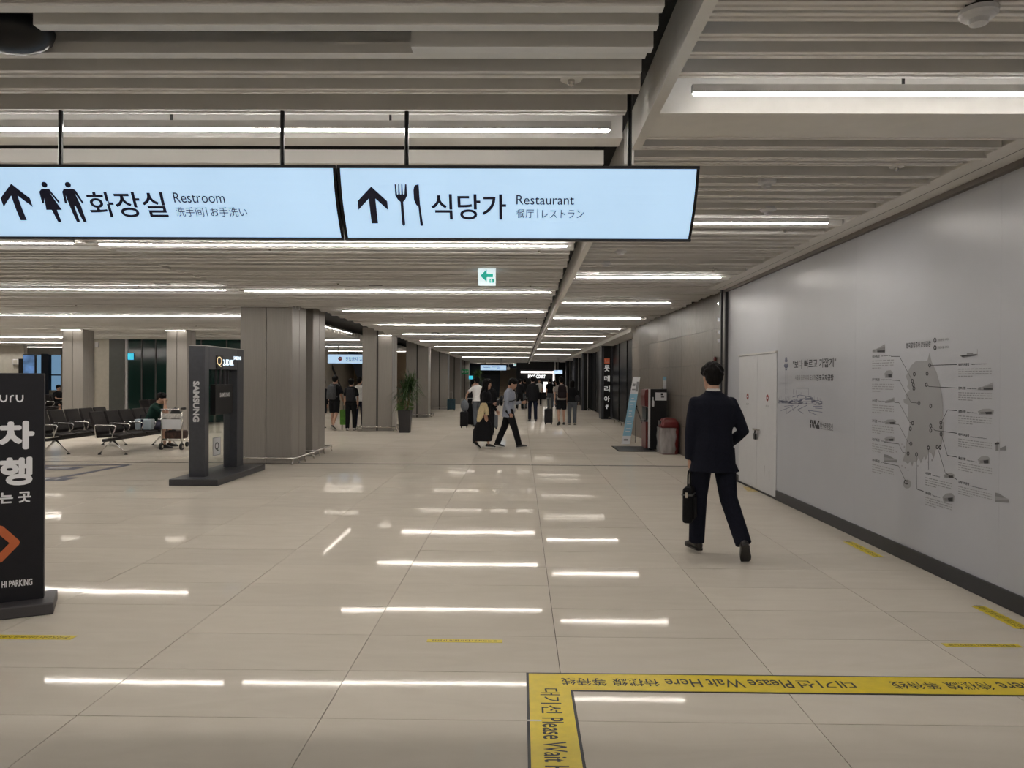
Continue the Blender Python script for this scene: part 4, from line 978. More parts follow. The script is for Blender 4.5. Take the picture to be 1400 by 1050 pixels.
# blue queue lines in the hall
M_BLUELINE = mat('navy_floor_vinyl', (.035, .04, .085), .35)
t = thing('floor_marking', 'navy vinyl floor lines and stickers in front of the black seats', 'marking', on_floor(110, 648))
P = lambda x, y: on_floor(x, y)
MB().bar(P(55, 658) + Vector((0, 0, .001)), P(176, 635.5) + Vector((0, 0, .001)), .14, .0012).bar(P(55, 636.5) + Vector((0, 0, .001)), P(176, 635.5) + Vector((0, 0, .001)), .14, .0012).build('line', M_BLUELINE, t)
for x, y in ((92, 640), (76, 655)):
    c = P(x, y); st_ = MB().box(c.x - .55, c.x + .25, c.y - .22, c.y + .22, .0006, .0012).build('sticker', M_BLUELINE, t)
    MB().box(c.x - .35, c.x + .05, c.y - .07, c.y + .07, .0012, .0016).build('sticker_print', M_WHITEP, st_)

# ================================================================== BLACK PYLON SIGN
M_PYLW = mat('pylon_white_print', (.82, .82, .85), .5, var=.02)
PA = .49                                                # turned a little towards the hoarding
PR = on_y(60, 700, 5.30); PR.z = 0                      # foot of its edge beside the open floor
PU = Vector((math.cos(PA), math.sin(PA), 0)); PN = Vector((math.sin(PA), -math.cos(PA), 0))   # along the face, out of the face
def on_pyl(px, py, off=0.0):
    d = ray(px, py); o = Vector((0, 0, CAMH)); k = (PR + PN * off - o).dot(PN) / d.dot(PN); return o + d * k
ptop = on_pyl(60, 510.5).z; W = .92
t = thing('pylon_sign', 'tall black standing sign with white letters and orange arrow', 'sign', PR - PU * W / 2)
MB().obox(PR - PU * W / 2 - PN * .045 + Vector((0, 0, .075 + (ptop - .075) / 2)), PU * W / 2, PN * .045, (0, 0, (ptop - .075) / 2)).build('panel', M_PYLON, t, bevel=.006)
MB().obox(PR - PU * (W / 2 - .0) - PN * .045 + Vector((0, 0, .042)), PU * (W / 2 + .07), PN * .19, (0, 0, .042)).build('base', M_PYLONB, t, bevel=.01)
def pyl_text(s, x0, x1, y0, y1, m, w=0):
    """box corners in the photograph; rows taken at the x1 edge"""
    A = on_pyl(x0, (y0 + y1) / 2, .003); B = on_pyl(x1, (y0 + y1) / 2, .003); z0 = on_pyl(x1, y1, .003).z; z1 = on_pyl(x1, y0, .003).z
    q = MB()
    for k, (du, dv) in enumerate(((0, 0),) if not w else ((-1, 0), (1, 0), (0, -1), (0, 1), (-.7, -.7), (.7, .7), (-.7, .7), (.7, -.7))):     # heavier strokes
        o = PN * .00005 * k + PU * du * w + Vector((0, 0, dv * w))
        text_mb(q, s, lambda u, v: Vector((A.x + (B.x - A.x) * u, A.y + (B.y - A.y) * u, z0 + (z1 - z0) * v)) + o)
    flat_build(q, 'lettering', m, t)
def pyl_poly(pts, m, name='lettering', k=0):
    q = MB().prism(pts, lambda u, v, s: on_pyl(u, v, .0015 + .0015 * s + .001 * k)); q.build(name, m, t)
def arc_u(x, y, w, h, th):   # letter u
    o = [(x, y)] + [(x + w / 2 - w / 2 * math.cos(a), y + h - w / 2 + w / 2 * math.sin(a)) for a in [math.pi * i / 8 for i in range(9)]] + [(x + w, y), (x + w - th, y)]
    o += [(x + w / 2 + (w / 2 - th) * math.cos(a), y + h - w / 2 + (w / 2 - th) * math.sin(a)) for a in [math.pi * i / 8 for i in range(9)]] + [(x + th, y)]
    return o
pyl_poly(arc_u(-.5, 540, 10.5, 10, 2.0), M_PYLW); pyl_poly(arc_u(21.7, 540, 10.5, 10, 2.0), M_PYLW)
pyl_poly([(13.2, 550), (13.2, 543.5), (14.2, 541.2), (16.5, 540), (19, 540), (19, 542), (17, 542), (15.7, 543), (15.2, 545), (15.2, 550)], M_PYLW)
pyl_text('주차', -49, 45, 577, 612, M_PYLW, .010); pyl_text('대행', -49, 42.5, 626, 661, M_PYLW, .009); pyl_text('맡는 곳', -19, 42, 671.5, 686, M_PYLW, .003)
pyl_poly([(-4, 721), (0, 718.5), (4, 719.5), (26, 738.5), (27, 741.5), (26, 744.5), (3, 768), (-1, 769.5), (-5, 767), (-7, 763), (13, 742.5), (-5, 728)], M_ORANGE, 'arrow')
pyl_text('HI PARKING', 2.5, 44, 791, 799.5, M_PYLW, .0012)

# ================================================================== TV DISPLAY STAND
tv = thing('display_stand', 'graphite portal display stand with white lettering beside the wide pillar', 'display stand', (-5.02, 12.6, 0))
UX0, UX1 = -5.217, -4.966; UY0, UY1, UZ = 11.75, 13.40, 2.16
MB().box(UX0, UX1, UY0, UY0 + .16, .09, UZ).build('upright', M_FRAMEG, tv, bevel=.006)
MB().box(UX0, UX1, UY1 - .3, UY1, .09, UZ).build('upright', M_FRAMEG, tv, bevel=.006)
MB().box(UX0, UX1, UY0 + .16, UY1 - .3, 1.80, UZ).build('header', M_FRAMEG, tv, bevel=.006)
MB().box(UX0 - .005, UX1 + .005, UY0 - .005, UY1 + .005, UZ, UZ + .012).build('top_cap', M_ALU, tv)
MB().box(-5.39, -4.64, 11.45, 13.6, 0, .10).build('base', mat('graphite_base', (.05, .05, .056), .4, .2), tv, bevel=.008)
MB().box(-5.09, -5.08, UY0 + .16, UY1 - .3, .10, 1.80).build('glass_panel', M_GLASS, tv)
bx = MB().box(-5.075, -4.99, 12.22, 12.95, 1.05, 1.55).build('screen_box', M_BLACK, tv, bevel=.004)
for yy_ in (12.35, 12.52, 12.68, 12.84): MB().box(-5.05, -5.02, yy_ - .015, yy_ + .015, 1.55, 1.80).build('hanger_bar', M_DKTRIM, tv)
q = text_mb(MB(), 'SAMSUNG', lambda u, v: (-4.987, 12.40 + .42 * u, 1.34 + .075 * v), .03); flat_build(q, 'lettering', M_WHITEP, bx)
# vertical lettering on the end of the stand, reading downwards
a, b = on_y(264, 521, UY0), on_y(272.5, 577, UY0)
q = text_mb(MB(), 'SAMSUNG', lambda u, v: (a.x + (b.x - a.x) * v, UY0 - .002, a.z + (b.z - a.z) * u), .04); flat_build(q, 'lettering', M_WHITEP, tv)
FX = UX1 + .003
MB().box(UX1, UX1 + .02, on_x(295.5, 497, UX1).y, on_x(303.5, 497, UX1).y, on_x(300, 504, UX1).z, on_x(300, 486, UX1).z).build('logo_plate', M_BLACK, tv)
c = on_x(300, 495, UX1 + .022)
q = text_mb(MB(), 'Q', lambda u, v: (UX1 + .0225, c.y - .10 + .20 * u, c.z - .08 + .17 * v), .0); flat_build(q, 'logo_letter', mat('gold_lit', (.8, .62, .35), .4, emit=.8), tv)
A, B = on_x(303.8, 496, FX), on_x(319.5, 496, FX)
q = text_mb(MB(), 'QLED 8K', lambda u, v: (FX, A.y + (B.y - A.y) * u, A.z - .055 + .115 * v), .008); flat_build(q, 'lettering', mat('lit_blue_white', (.75, .88, 1), .5, var=0, emit=2.0), tv)
A, B = on_x(319.5, 490, FX), on_x(329.8, 490, FX)
q = text_mb(MB(), 'SAMSUNG', lambda u, v: (FX, A.y + (B.y - A.y) * u, A.z - .02 + .06 * v), .008); flat_build(q, 'lettering', mat('lit_blue_white', (.75, .88, 1), .5), tv)
A, B = on_x(291.5, 612, -5.075), on_x(301, 612, -5.075)
po = MB().box(-5.079, -5.074, A.y, B.y, A.z - .13, A.z + .15).build('poster', M_WHITEP, tv)
MB().box(-5.0785, -5.0745, A.y - .012, B.y + .012, A.z - .142, A.z + .162).build('poster_edge', M_INKL, po)
q = text_mb(MB(), 'Q', lambda u, v: (-5.0725, A.y + .06 + (B.y - A.y - .12) * u, A.z - .07 + .15 * v), .01); flat_build(q, 'poster_letter', M_INK, po)
# plug block on the floor behind it
P = on_floor(306, 643)

# ================================================================== SEATS, TROLLEY
def seat_row(X, Y0, n, label, group=None, face=1):
    t = thing('beam_seat', label, 'seating', (X, Y0 + .3 * n, 0), group)
    pitch = .58
    MB().box(X - .05, X + .05, Y0 - .05, Y0 + pitch * n + .05, .30, .36).build('beam', M_DKTRIM, t, bevel=.006)
    sm = bm_ = None
    for i in range(n):
        y = Y0 + pitch * (i + .5)
        prof = [(X - .24, .40), (X - .22, .37), (X + .20, .40), (X + .29, .38), (X + .29, .43), (X + .20, .45), (X - .20, .425), (X - .25, .44)]
        MB().prism(prof, lambda u, v, s: (u, y - .26 + .52 * s, v)).build('seat', M_SEAT, t, bevel=.012)
        pb = [(X - .22, .44), (X - .26, .44), (X - .40, .90), (X - .385, .93), (X - .355, .92), (X - .24, .60), (X - .20, .50)]
        MB().prism(pb, lambda u, v, s: (u, y - .25 + .50 * s, v)).build('backrest', M_SEAT, t, bevel=.012)
    for i in range(n + 1):
        y = Y0 + pitch * i
        MB().tube([(X - .20, y, .37), (X - .24, y, .63), (X - .20, y, .655), (X + .18, y, .64), (X + .215, y, .61), (X + .12, y, .37)], .014, 8).build('armrest', M_CHROME, t, smooth=True)
    for y in (Y0 + .28, Y0 + pitch * n - .28):
        for s in (-1, 1):
            lg = MB().tube([(X, y, .32), (X + s * .10, y, .20), (X + s * .28, y, .03)], [.028, .022, .016], 8).build('leg', M_CHROME, t, smooth=True)
            MB().lathe([(.035, 0), (.035, .012), (.018, .03)], (X + s * .285, y, 0), 12).build('foot', M_RUBBER, lg)
    return t
SGp = 'black beam seats in the waiting hall'
seat_row(-8.74, 15.72, 5, 'black beam seat row with the seated man and tote bag')
seat_row(-9.98, 15.72, 5, 'empty black beam seat row between the pylon sign and occupied row')
seat_row(-12.0, 24.2, 3, 'black beam seat row before the green glass, behind the narrow pillar')
seat_row(-19.45, 30.2, 5, 'black beam seat row by the far windows with a seated person')

TX, TYY = (on_y(235, 600, 17.2).x), 17.2
tr_ = thing('luggage_trolley', 'steel luggage trolley with white panel beside the seated man', 'trolley', (TX, TYY, 0))
w = .235
def tb(pts, r, name, m=M_STEEL, n=8): return MB().tube([(TX + x, TYY + y, z) for x, y, z in pts], r, n).build(name, m, tr_, smooth=True)
tb([(-w, 0, .10), (-w, 0, .92)], .016, 'upright'); tb([(w, 0, .10), (w, 0, .92)], .016, 'upright')
tb([(-w - .02, -.03, .92), (w + .06, -.03, .93)], .018, 'push_bar'); tb([(w - .01, -.03, .945), (w + .10, -.05, .955)], .026, 'brake_grip', M_RUBBER)
tb([(-w, .0, .22), (-w, .55, .17), (0, .85, .15), (w, .55, .17), (w, 0, .22)], .016, 'deck_frame')
tb([(-w, 0, .24), (w, 0, .24)], .014, 'cross_bar')
MB().box(TX - w + .02, TX + w - .02, TYY - .012, TYY + .008, .47, .70).build('panel', M_WHITEP, tr_, bevel=.004)
MB().box(TX - w + .02, TX + w - .02, TYY - .012, TYY + .008, .715, .83).build('panel', mat('panel_grey_print', (.48, .46, .43), .5, var=.35, scale=40), tr_, bevel=.004)
MB().box(TX - w + .05, TX + w - .05, TYY + .02, TYY + .20, .60, .63).build('basket_floor', M_STEEL, tr_)
for x, y in ((-w, -.02), (w, -.02)):
    wh_ = MB().cyl((TX + x - .025, TYY + y, .075), (TX + x + .025, TYY + y, .075), .075, n=16).build('wheel', M_RUBBER, tr_)
    MB().cyl((TX + x - .028, TYY + y, .075), (TX + x + .028, TYY + y, .075), .035, n=12).build('hub', M_STEEL, wh_)
MB().cyl((TX - .02, TYY + .78, .06), (TX + .02, TYY + .78, .06), .06, n=14).build('wheel', M_RUBBER, tr_)
b_ = tag(MB().box(TX - w + .03, TX + w - .03, TYY + .03, TYY + .42, .235, .43).build('suitcase', mat('brown_check_bag', (.05, .022, .016), .6, var=.7, scale=14), bevel=.05, seg=3), 'dark brown bag lying on the trolley deck', 'bag')
MB().box(TX - .08, TX + .08, TYY + .02, TYY + .03, .43, .45).build('handle', M_BLACK, b_)
b_ = tag(MB().ellipsoid((TX + .03, TYY + .12, .80), (.13, .09, .16)).build('backpack', M_BLACK, smooth=True), 'small black bag standing in the trolley basket', 'bag')
MB().tube([(TX + .0, TYY + .10, .93), (TX + .03, TYY + .10, .985), (TX + .06, TYY + .10, .93)], .008, 6).build('handle', M_BLACK, b_)

# ================================================================== RIGHT SIDE: banner, drinks machine, bin, mat
DY = 16.4
P0, P1 = on_floor(836, 617), on_floor(893, 612)
m_ = tag(MB().box(on_floor(845, 617).x, on_floor(897, 617).x, on_floor(860, 617.5).y, on_floor(860, 610.5).y, .0005, .012).build('floor_mat', M_RUBBER, bevel=.003), 'thin black rubber mat under the drinks machine', 'mat')
MB().box(on_floor(845, 617).x + .03, on_floor(897, 617).x - .03, on_floor(860, 617.5).y + .03, on_floor(860, 610.5).y - .03, .012, .014).build('ribbed_field', M_DKTRIM, m_)
# slanted X banner
BY = 19.2
bl, brt, tl, trt = on_y(849.5, 607, BY), on_y(861, 609, BY), on_y(865.5, 515.5, BY + .5), on_y(875.5, 515.5, BY + .5)
t = thing('banner_stand', 'slanted blue and white banner on a thin tripod by the stone wall', 'banner', ((bl.x + brt.x) / 2, BY, 0))
bl.z = brt.z = .03
def bpt(u, v): return bl + (brt - bl) * u + (tl - bl) * v + ((trt - tl) - (brt - bl)) * u * v
brt.y = bl.y; tl.z = trt.z = (tl.z + trt.z) / 2
nB = (brt - bl).cross(tl - bl).normalized() * .004
def bpoly(u0, u1, v0, v1, name, m, k=0):
    c = [bpt(u0, v0), bpt(u1, v0), bpt(u1, v1), bpt(u0, v1)]; o = nB * (k * .7 + .5)
    MB().add([p - o if nB.y > 0 else p + o for p in c] + [p - nB * .5 for p in c], [(0, 1, 2, 3), (7, 6, 5, 4), (0, 4, 5, 1), (1, 5, 6, 2), (2, 6, 7, 3), (3, 7, 4, 0)]).build(name, m, t)
M_BLUEP = mat('banner_blue', (.22, .42, .55), .5)
bpoly(0, 1, 0, 1, 'sheet', M_WHITEP); bpoly(.0, 1, .12, .74, 'blue_field', M_BLUEP, 1)
rnd = random.Random(5)
for i, v in enumerate((.18, .22, .29, .33, .40, .44, .48, .54, .58, .63, .67)):
    bpoly(.18 + rnd.uniform(0, .1), .55 + rnd.uniform(0, .3), v, v + .012, 'print_line', M_WHITEP, 2)
bpoly(.2, .7, .05, .075, 'print_line', M_INKG, 2); bpoly(.12, .5, .86, .90, 'print_line', M_INKG, 2); bpoly(.15, .6, .80, .82, 'print_line', M_INKG, 2)
bpoly(.62, .95, .78, .93, 'print_picture', M_INKG, 2)
mid = bpt(.8, .55) + Vector((.10, .3, 0))
MB().tube([tl * .3 + trt * .7, mid, (mid.x + .02, mid.y + .25, .01)], .008, 6).tube([mid, (mid.x + .35, mid.y + .1, .01)], .008, 6).tube([mid, (mid.x - .25, mid.y + .1, .01)], .008, 6).build('tripod', M_DKTRIM, t, smooth=True)
MB().ellipsoid(mid, (.035, .035, .03)).build('hub', M_BLACK, t)
# drinks machine (its side faces the camera)
a, b = on_floor(888, 616), on_floor(912, 616)
MYY = a.y; mt = on_y(888, 532, MYY).z
x0, x1 = on_y(887, 600, MYY).x, on_y(911.5, 600, MYY).x
t = thing('drinks_machine', 'black and red drinks machine standing against the stone wall', 'machine', ((x0 + x1) / 2, MYY, 0))
MB().box(x0, x1, MYY, MYY + .62, .03, mt).build('cabinet', M_BLACK, t, bevel=.008)
MB().box(x0 - .015, x0 + .03, MYY - .01, MYY + .63, .06, mt).build('front_frame', M_WHITEP, t, bevel=.004)
xf = on_y(882, 600, MYY).x
MB().prism([(x0 - .015, 1.02), (xf - .01, 1.06), (xf - .02, 1.3), (xf, mt - .02), (x0 - .015, mt)], lambda u, v, s: (u, MYY + .02 + .58 * s, v)).build('upper_door', M_RED, t, bevel=.006)
MB().box(xf + .02, x0 - .015, MYY + .03, MYY + .6, .72, 1.02).build('dispensing_bay', M_BLACK, t, bevel=.01); MB().box(xf - .03, x0, MYY + .05, MYY + .58, .68, .72).build('drip_tray', M_DKTRIM, t)
MB().box(xf + .015, x0 - .015, MYY + .02, MYY + .6, .05, .68).build('lower_door', M_RED, t, bevel=.006)
no = MB().box(on_y(896, 540, MYY).x, x1 - .01, MYY - .012, MYY, on_y(900, 547.5, MYY).z, on_y(900, 536.5, MYY).z).build('notice', M_WHITEP, t)
for (u0, u1, v0, v1) in ((903.5, 906.5, 540.5, 537.5), (903.8, 908, 543.5, 542)):
    A, B = on_y(u0, v0, MYY - .015), on_y(u1, v1, MYY - .015); MB().box(A.x, B.x, MYY - .015, MYY - .012, A.z, B.z).build('notice_print', M_INK, no)
A, B = on_y(890.5, 556, MYY - .02), on_y(895.5, 543, MYY - .02)
bo = MB(); bo.prism([(.2, 0), (.8, 0), (.85, .55), (.62, .72), (.62, 1), (.38, 1), (.38, .72), (.15, .55)], lambda u, v, s: (A.x + (B.x - A.x) * u, MYY - .002 - .004 * s, A.z + (B.z - A.z) * v)); bo.build('printed_bottle', M_WHITEP, t)
for x in (x0 + .04, x1 - .06): MB().box(x, x + .04, MYY + .05, MYY + .10, 0, .035).build('foot', M_RUBBER, t)
A, B = on_y(906.4, 532, MYY + .2), on_y(911, 515, MYY + .2)
t2 = thing('info_card', 'upright pale blue card stand on the drinks machine', 'card', (A.x, MYY + .2, mt))
MB().box(A.x, B.x, MYY + .2, MYY + .215, mt, B.z).build('card', M_WHITEP, t2); MB().box(A.x, B.x, MYY + .198, MYY + .2, B.z - .09, B.z).build('blue_header', M_BLUEP, t2); MB().box(A.x - .01, B.x + .01, MYY + .17, MYY + .26, mt, mt + .012).build('foot', M_GLASS, t2)
# red litter bin in a clear bag
a = on_floor(912, 621.5); BX, BYY = a.x + .07, a.y + .2
bh = on_y(912, 571, BYY).z; bw = .17
t = thing('litter_bin', 'red rounded litter bin wrapped in a clear plastic bag', 'bin', (BX, BYY, 0))
def rr(w_, d_, z, r=.06, n=5):
    o = []
    for cx, cy, a0 in ((w_ - r, d_ - r, 0), (-w_ + r, d_ - r, 90), (-w_ + r, -d_ + r, 180), (w_ - r, -d_ + r, 270)):
        for i in range(n): aa = math.radians(a0 + 90 * i / (n - 1)); o.append(Vector((BX + cx + r * math.cos(aa), BYY + cy + r * math.sin(aa), z)))
    return o
MB().loft([rr(.17, .2, .0), rr(.19, .22, .04), rr(.195, .225, .62)]).build('body', M_RED, t, smooth=True)
MB().loft([rr(.20, .23, .60), rr(.205, .235, .64), rr(.19, .22, bh - .10), rr(.14, .17, bh - .02), rr(.06, .07, bh, .03)]).build('lid', M_RED, t, smooth=True)
MB().box(BX - .22, BX - .19, BYY - .12, BYY + .12, .66, .75).build('flap', M_DKTRIM, t)
M_BAG = mat('plastic_bag_film', (.42, .42, .42), .2, var=.45, scale=7, bump=.25, alpha=.55, stretch=(1, 1, .25))
bg = []
for z, k in ((.02, 1.02), (.12, 1.10), (.25, 1.06), (.40, 1.12), (.52, 1.07), (.60, 1.12)):
    bg.append([Vector((BX - .05 + (p.x - BX) * k * .9 * (1 + .04 * math.sin(7 * i + z * 20)), BYY + (p.y - BYY) * k * (1 + .03 * math.sin(5 * i + z * 9)), z)) for i, p in enumerate(rr(.19, .225, z))])
MB().loft(bg, cap=False).build('plastic_bag', M_BAG, t, smooth=True)

# ================================================================== PLANTS
def planter(px, pyb, Y, label, hgt=.80, w=.26, plant_h=1.9):
    x = xy(px, Y)
    t = thing('potted_plant', label, 'plant', (x, Y, 0))
    def sq(r, z): return [Vector((x + sx * r, Y + sy * r, z)) for sx, sy in ((1, 1), (-1, 1), (-1, -1), (1, -1))]
    MB().loft([sq(w * .8, 0), sq(w, hgt), sq(w * .9, hgt), sq(w * .88, hgt - .05)]).build('pot', mat('planter_black', (.022, .02, .022), .45), t, bevel=.008)
    MB().box(x - w * .86, x + w * .86, Y - w * .86, Y + w * .86, hgt - .09, hgt - .05).build('soil', mat('soil', (.03, .02, .015), .9), t)
    r = random.Random(int(px))
    ML = mat('leaf_dark_green', (.035, .075, .02), .45, var=.5, scale=9); ML2 = mat('leaf_light_green', (.09, .15, .04), .45, var=.5, scale=9)
    for k, (dx, dy, top_) in enumerate(((.12, 0, plant_h * .70), (-.02, .05, plant_h * .62), (.20, -.03, plant_h * .76))):
        b0 = Vector((x + dx * .3, Y + dy, hgt - .06)); b1 = Vector((x + dx, Y + dy, top_))
        MB().tube([b0, (b0 + b1) / 2 + Vector((.02, 0, 0)), b1], [.02, .016, .012], 7).build('stem', mat('cane_brown', (.16, .11, .06), .8), t, smooth=True)
        m = MB()
        for i in range(120):
            a = r.uniform(0, 6.28); el = r.uniform(-.35, 1.35); L = r.uniform(.38, .72) * plant_h / 1.9
            d = Vector((math.cos(a) * math.cos(el), math.sin(a) * math.cos(el), math.sin(el)))
            s = d.cross(Vector((0, 0, 1))); s = s.normalized() if s.length > .01 else Vector((1, 0, 0))
            p0 = b1 + Vector((0, 0, r.uniform(-.22, .05))); p1 = p0 + d * L * .55; p2 = p0 + d * L * .95 + Vector((0, 0, -L * .32 * (1 - el / 1.6)))
            ww_ = .014
            m.add([p0 - s * ww_ * .5, p0 + s * ww_ * .5, p1 + s * ww_, p1 - s * ww_, p2], [(0, 1, 2, 3), (3, 2, 4)])
        flat_build(m, 'leaf_crown', ML, t)['kind'] = 'stuff'
    m = MB()
    for i in range(110):
        a = r.uniform(0, 6.28); rad = r.uniform(.05, w * 1.25); c = Vector((x + math.cos(a) * rad, Y + math.sin(a) * rad, hgt + r.uniform(-.02, .26) * (1.25 - rad / w * .5)))
        d = Vector((math.cos(a), math.sin(a), r.uniform(-.5, .6))).normalized(); s = d.orthogonal().normalized(); L = r.uniform(.07, .13)
        m.add([c - d * L * .3, c + s * L * .35, c + d * L * .8, c - s * L * .35], [(0, 1, 2, 3)])
    flat_build(m, 'bush_leaves', ML2, t)['kind'] = 'stuff'
    return t
planter(554, 590, 23.3, 'tall dracaena in a tapered black planter by the pillars', .70, .20, 1.95)
planter(650, 560, 53, 'far potted plant showing above the heads by the cyan sign', .8, .26, 2.5)
# ================================================================== PEOPLE
def remesh(mb, name, m, vox, smooth=4):
    me = bpy.data.meshes.new(name); me.from_pydata(mb.v, [], mb.f); me.update()
    bm = bmesh.new(); bm.from_mesh(me); bmesh.ops.recalc_face_normals(bm, faces=bm.faces); bm.to_mesh(me); bm.free()
    o = bpy.data.objects.new(name, me)
    r = o.modifiers.new('r', 'REMESH'); r.mode = 'VOXEL'; r.voxel_size = vox; r.use_smooth_shade = True
    s = o.modifiers.new('s', 'SMOOTH'); s.iterations = smooth; s.factor = .5
    out = evaluated_mesh(o); out.name = name
    bpy.data.meshes.remove(me)
    out.materials.clear(); out.materials.append(m)
    out.polygons.foreach_set('use_smooth', [True] * len(out.polygons))
    return out
def cloth(name, col, rough=.85, var=.12, scale=40): return mat('cloth_' + name, col, rough, var=var, scale=scale, bump=.15, spec=.15)
SKIN = mat('skin', (.46, .27, .19), .55, var=.06, scale=12)
HAIR = mat('hair_black', (.007, .006, .006), .55, var=.4, scale=60, stretch=(1, 1, .2), spec=.1)
BLK = cloth('black', (.012, .012, .014)); NAVY = cloth('navy', (.012, .014, .028)); WHT = cloth('white', (.62, .61, .60)); GRYB = cloth('blue_grey', (.33, .36, .44))
DGREEN = cloth('dark_green', (.012, .035, .028)); CHAR = cloth('charcoal', (.03, .03, .034)); SHOEB = mat('shoe_black', (.012, .010, .010), .4); SHOEW = mat('shoe_sole_white', (.6, .58, .54), .6)
SLATE = cloth('slate', (.10, .11, .125)); SHORTG = cloth('shorts_grey', (.07, .07, .10))

def person(label, loc, heading, H, pose, fit, group=None, vox=.014, name='person'):
    s = H / 1.75
    root = thing(name, label, 'person', (loc[0], loc[1], 0), group)
    V = lambda x, y, z: Vector((x, y, z))
    g = lambda k, d=0: pose.get(k, d)
    lean = g('lean', .03); twist = g('twist', 0)
    sit = 'sit' in pose
    # legs
    J = {}
    for n, sg in (('r', 1), ('l', -1)):
        a = g('hip_' + n, 0); k = g('knee_' + n, .05); ab = g('abd_' + n, .03)
        hip = V(sg * .095, 0, 0); d = V(sg * ab, math.sin(a), -math.cos(a)).normalized(); knee = hip + d * .43
        d2 = V(sg * g('shin_out_' + n, ab * .3), math.sin(a - k), -math.cos(a - k)).normalized(); ank = knee + d2 * .42
        fp = g('foot_' + n, 0); fo = g('toe_out_' + n, .12)
        fd = V(sg * fo, math.cos(fp), math.sin(fp)).normalized(); up = V(0, -math.sin(fp), math.cos(fp))
        J[n] = (hip, knee, ank, fd, up)
    low = min(min((J[n][2] - J[n][4] * .082 + J[n][3] * t).z for t in (-.06, .17)) for n in 'rl')
    off = V(0, 0, -low)
    for n in 'rl': h, k, a, fd, up = J[n]; J[n] = (h + off, k + off, a + off, fd, up)
    pel = off + V(0, 0, .02)
    Rl = Matrix.Rotation(-lean, 3, 'X'); Rt = Matrix.Rotation(twist, 3, 'Z')
    T = lambda x, y, z: pel + Rl @ (Rt @ V(x, y, z) if z > .2 else V(x, y, z))
    arms = {}
    for n, sg in (('r', 1), ('l', -1)):
        sh = T(sg * .168, 0, .432 + g('shrug', 0))
        a = g('arm_' + n, 0); ab = g('arm_out_' + n, .12); e = g('elbow_' + n, .15); inn = g('fore_in_' + n, 0)
        d = Rl @ Rt @ V(sg * math.sin(ab), math.sin(a) * math.cos(ab), -math.cos(a) * math.cos(ab)); el = sh + d * .285
        d2 = Rl @ Rt @ V(-sg * inn, math.sin(a + e), -math.cos(a + e)).normalized(); wr = el + d2 * .245
        if 'hand_' + n in pose:       # reach a given local point
            wr = Vector(pose['hand_' + n]) / s
            dd = wr - sh; L = min(dd.length, .52); dd.normalize(); wr = sh + dd * L
            hint = Vector(pose.get('elbow_hint_' + n, (sg * .6, -.5, -.6))); hint = (hint - dd * hint.dot(dd)).normalized()
            x_ = (.285 ** 2 - .245 ** 2 + L * L) / (2 * L); h_ = math.sqrt(max(.0001, .285 ** 2 - x_ * x_)); el = sh + dd * x_ + hint * h_; d2 = (wr - el).normalized()
        arms[n] = (sh, el, wr, d2)
    Rh = Rt @ Matrix.Rotation(g('head_yaw', 0), 3, 'Z') @ Matrix.Rotation(-g('nod', 0) - lean * .3, 3, 'X')
    nk = T(0, -.005, .54); hc = nk + Rl @ V(0, .012, 0) + Rh @ V(0, .012, .125)
    fem = fit.get('fem', False)
    W = .92 if fem else 1.0
    def torso(mb, prof, n=18):
        mb.loft([[T(cx + w_ * math.cos(2 * math.pi * i / n), cy + d_ * math.sin(2 * math.pi * i / n), z) for i in range(n)] for z, w_, d_, cx, cy in prof])
    # ---- body
    b = MB()
    torso(b, [(-.07, .10, .085, 0, 0), (-.03, .155, .11, 0, -.01), (.06, .15, .108, 0, -.008), (.16, .13, .10, 0, 0), (.30, .15 * W, .112, 0, .005), (.40, .155 * W, .104, 0, 0), (.45, .125 * W, .08, 0, -.005), (.495, .08, .062, 0, -.008), (.54, .052, .053, 0, -.005)])
    b.tube([T(0, -.008, .50), nk + V(0, 0, .04), hc - Rh @ V(0, .01, .07)], [(.056, .056), (.052, .054), (.05, .054)], 12)
    for n, sg in (('r', 1), ('l', -1)):
        hip, kn, an, fd, up = J[n]
        b.tube([hip + V(0, 0, .03), hip * .6 + kn * .4, kn, kn * .72 + an * .28 + V(0, 0, 0) - fd * .012, an + (kn - an) * .12], [.085, .075, .052, .055, .037], 12, dome=True)
        b.tube([an, an - up * .045, an - up * .05 + fd * .12], [.036, .034, .026], 8, dome=True)
        sh, el, wr, d2 = arms[n]
        b.tube([sh, sh * .55 + el * .45, el, el * .65 + wr * .35, wr], [.05 * W, .044 * W, .036, .038 * W, .025], 10, dome=True)
        # palm
        side = Rt @ V(-sg, 0, 0); pn = (side - d2 * side.dot(d2)).normalized()
        ac = d2.cross(pn).normalized()
        b.tube([wr, wr + d2 * .04, wr + d2 * .085], [(.026, .017), (.038, .016), (.040, .013)], 10, ref=tuple(ac), dome=False)
        arms[n] = (sh, el, wr, d2, pn, ac)
    # head: cranium, jaw, nose, ears, brow
    def hp(x, y, z): return hc + Rh @ V(x * 1.07, y * 1.05, z * 1.06)
    b.loft([[hp(w_ * math.cos(2 * math.pi * i / 18), cy + d_ * math.sin(2 * math.pi * i / 18), z) for i in range(18)] for z, w_, d_, cy in
            ((-.118, .022, .020, .058), (-.11, .04, .036, .048), (-.085, .054, .062, .028), (-.05, .064, .080, .012), (-.01, .070, .090, .004), (.03, .075, .095, .0), (.065, .072, .090, -.004), (.092, .055, .070, -.006), (.112, .028, .036, -.006))])
    b.tube([hp(0, .088, .012), hp(0, .106, -.018), hp(0, .100, -.032)], [.008, .013, .012], 8, dome=True)
    b.tube([hp(-.02, .080, -.064), hp(0, .087, -.064), hp(.02, .080, -.064)], [.006, .009, .006], 8)
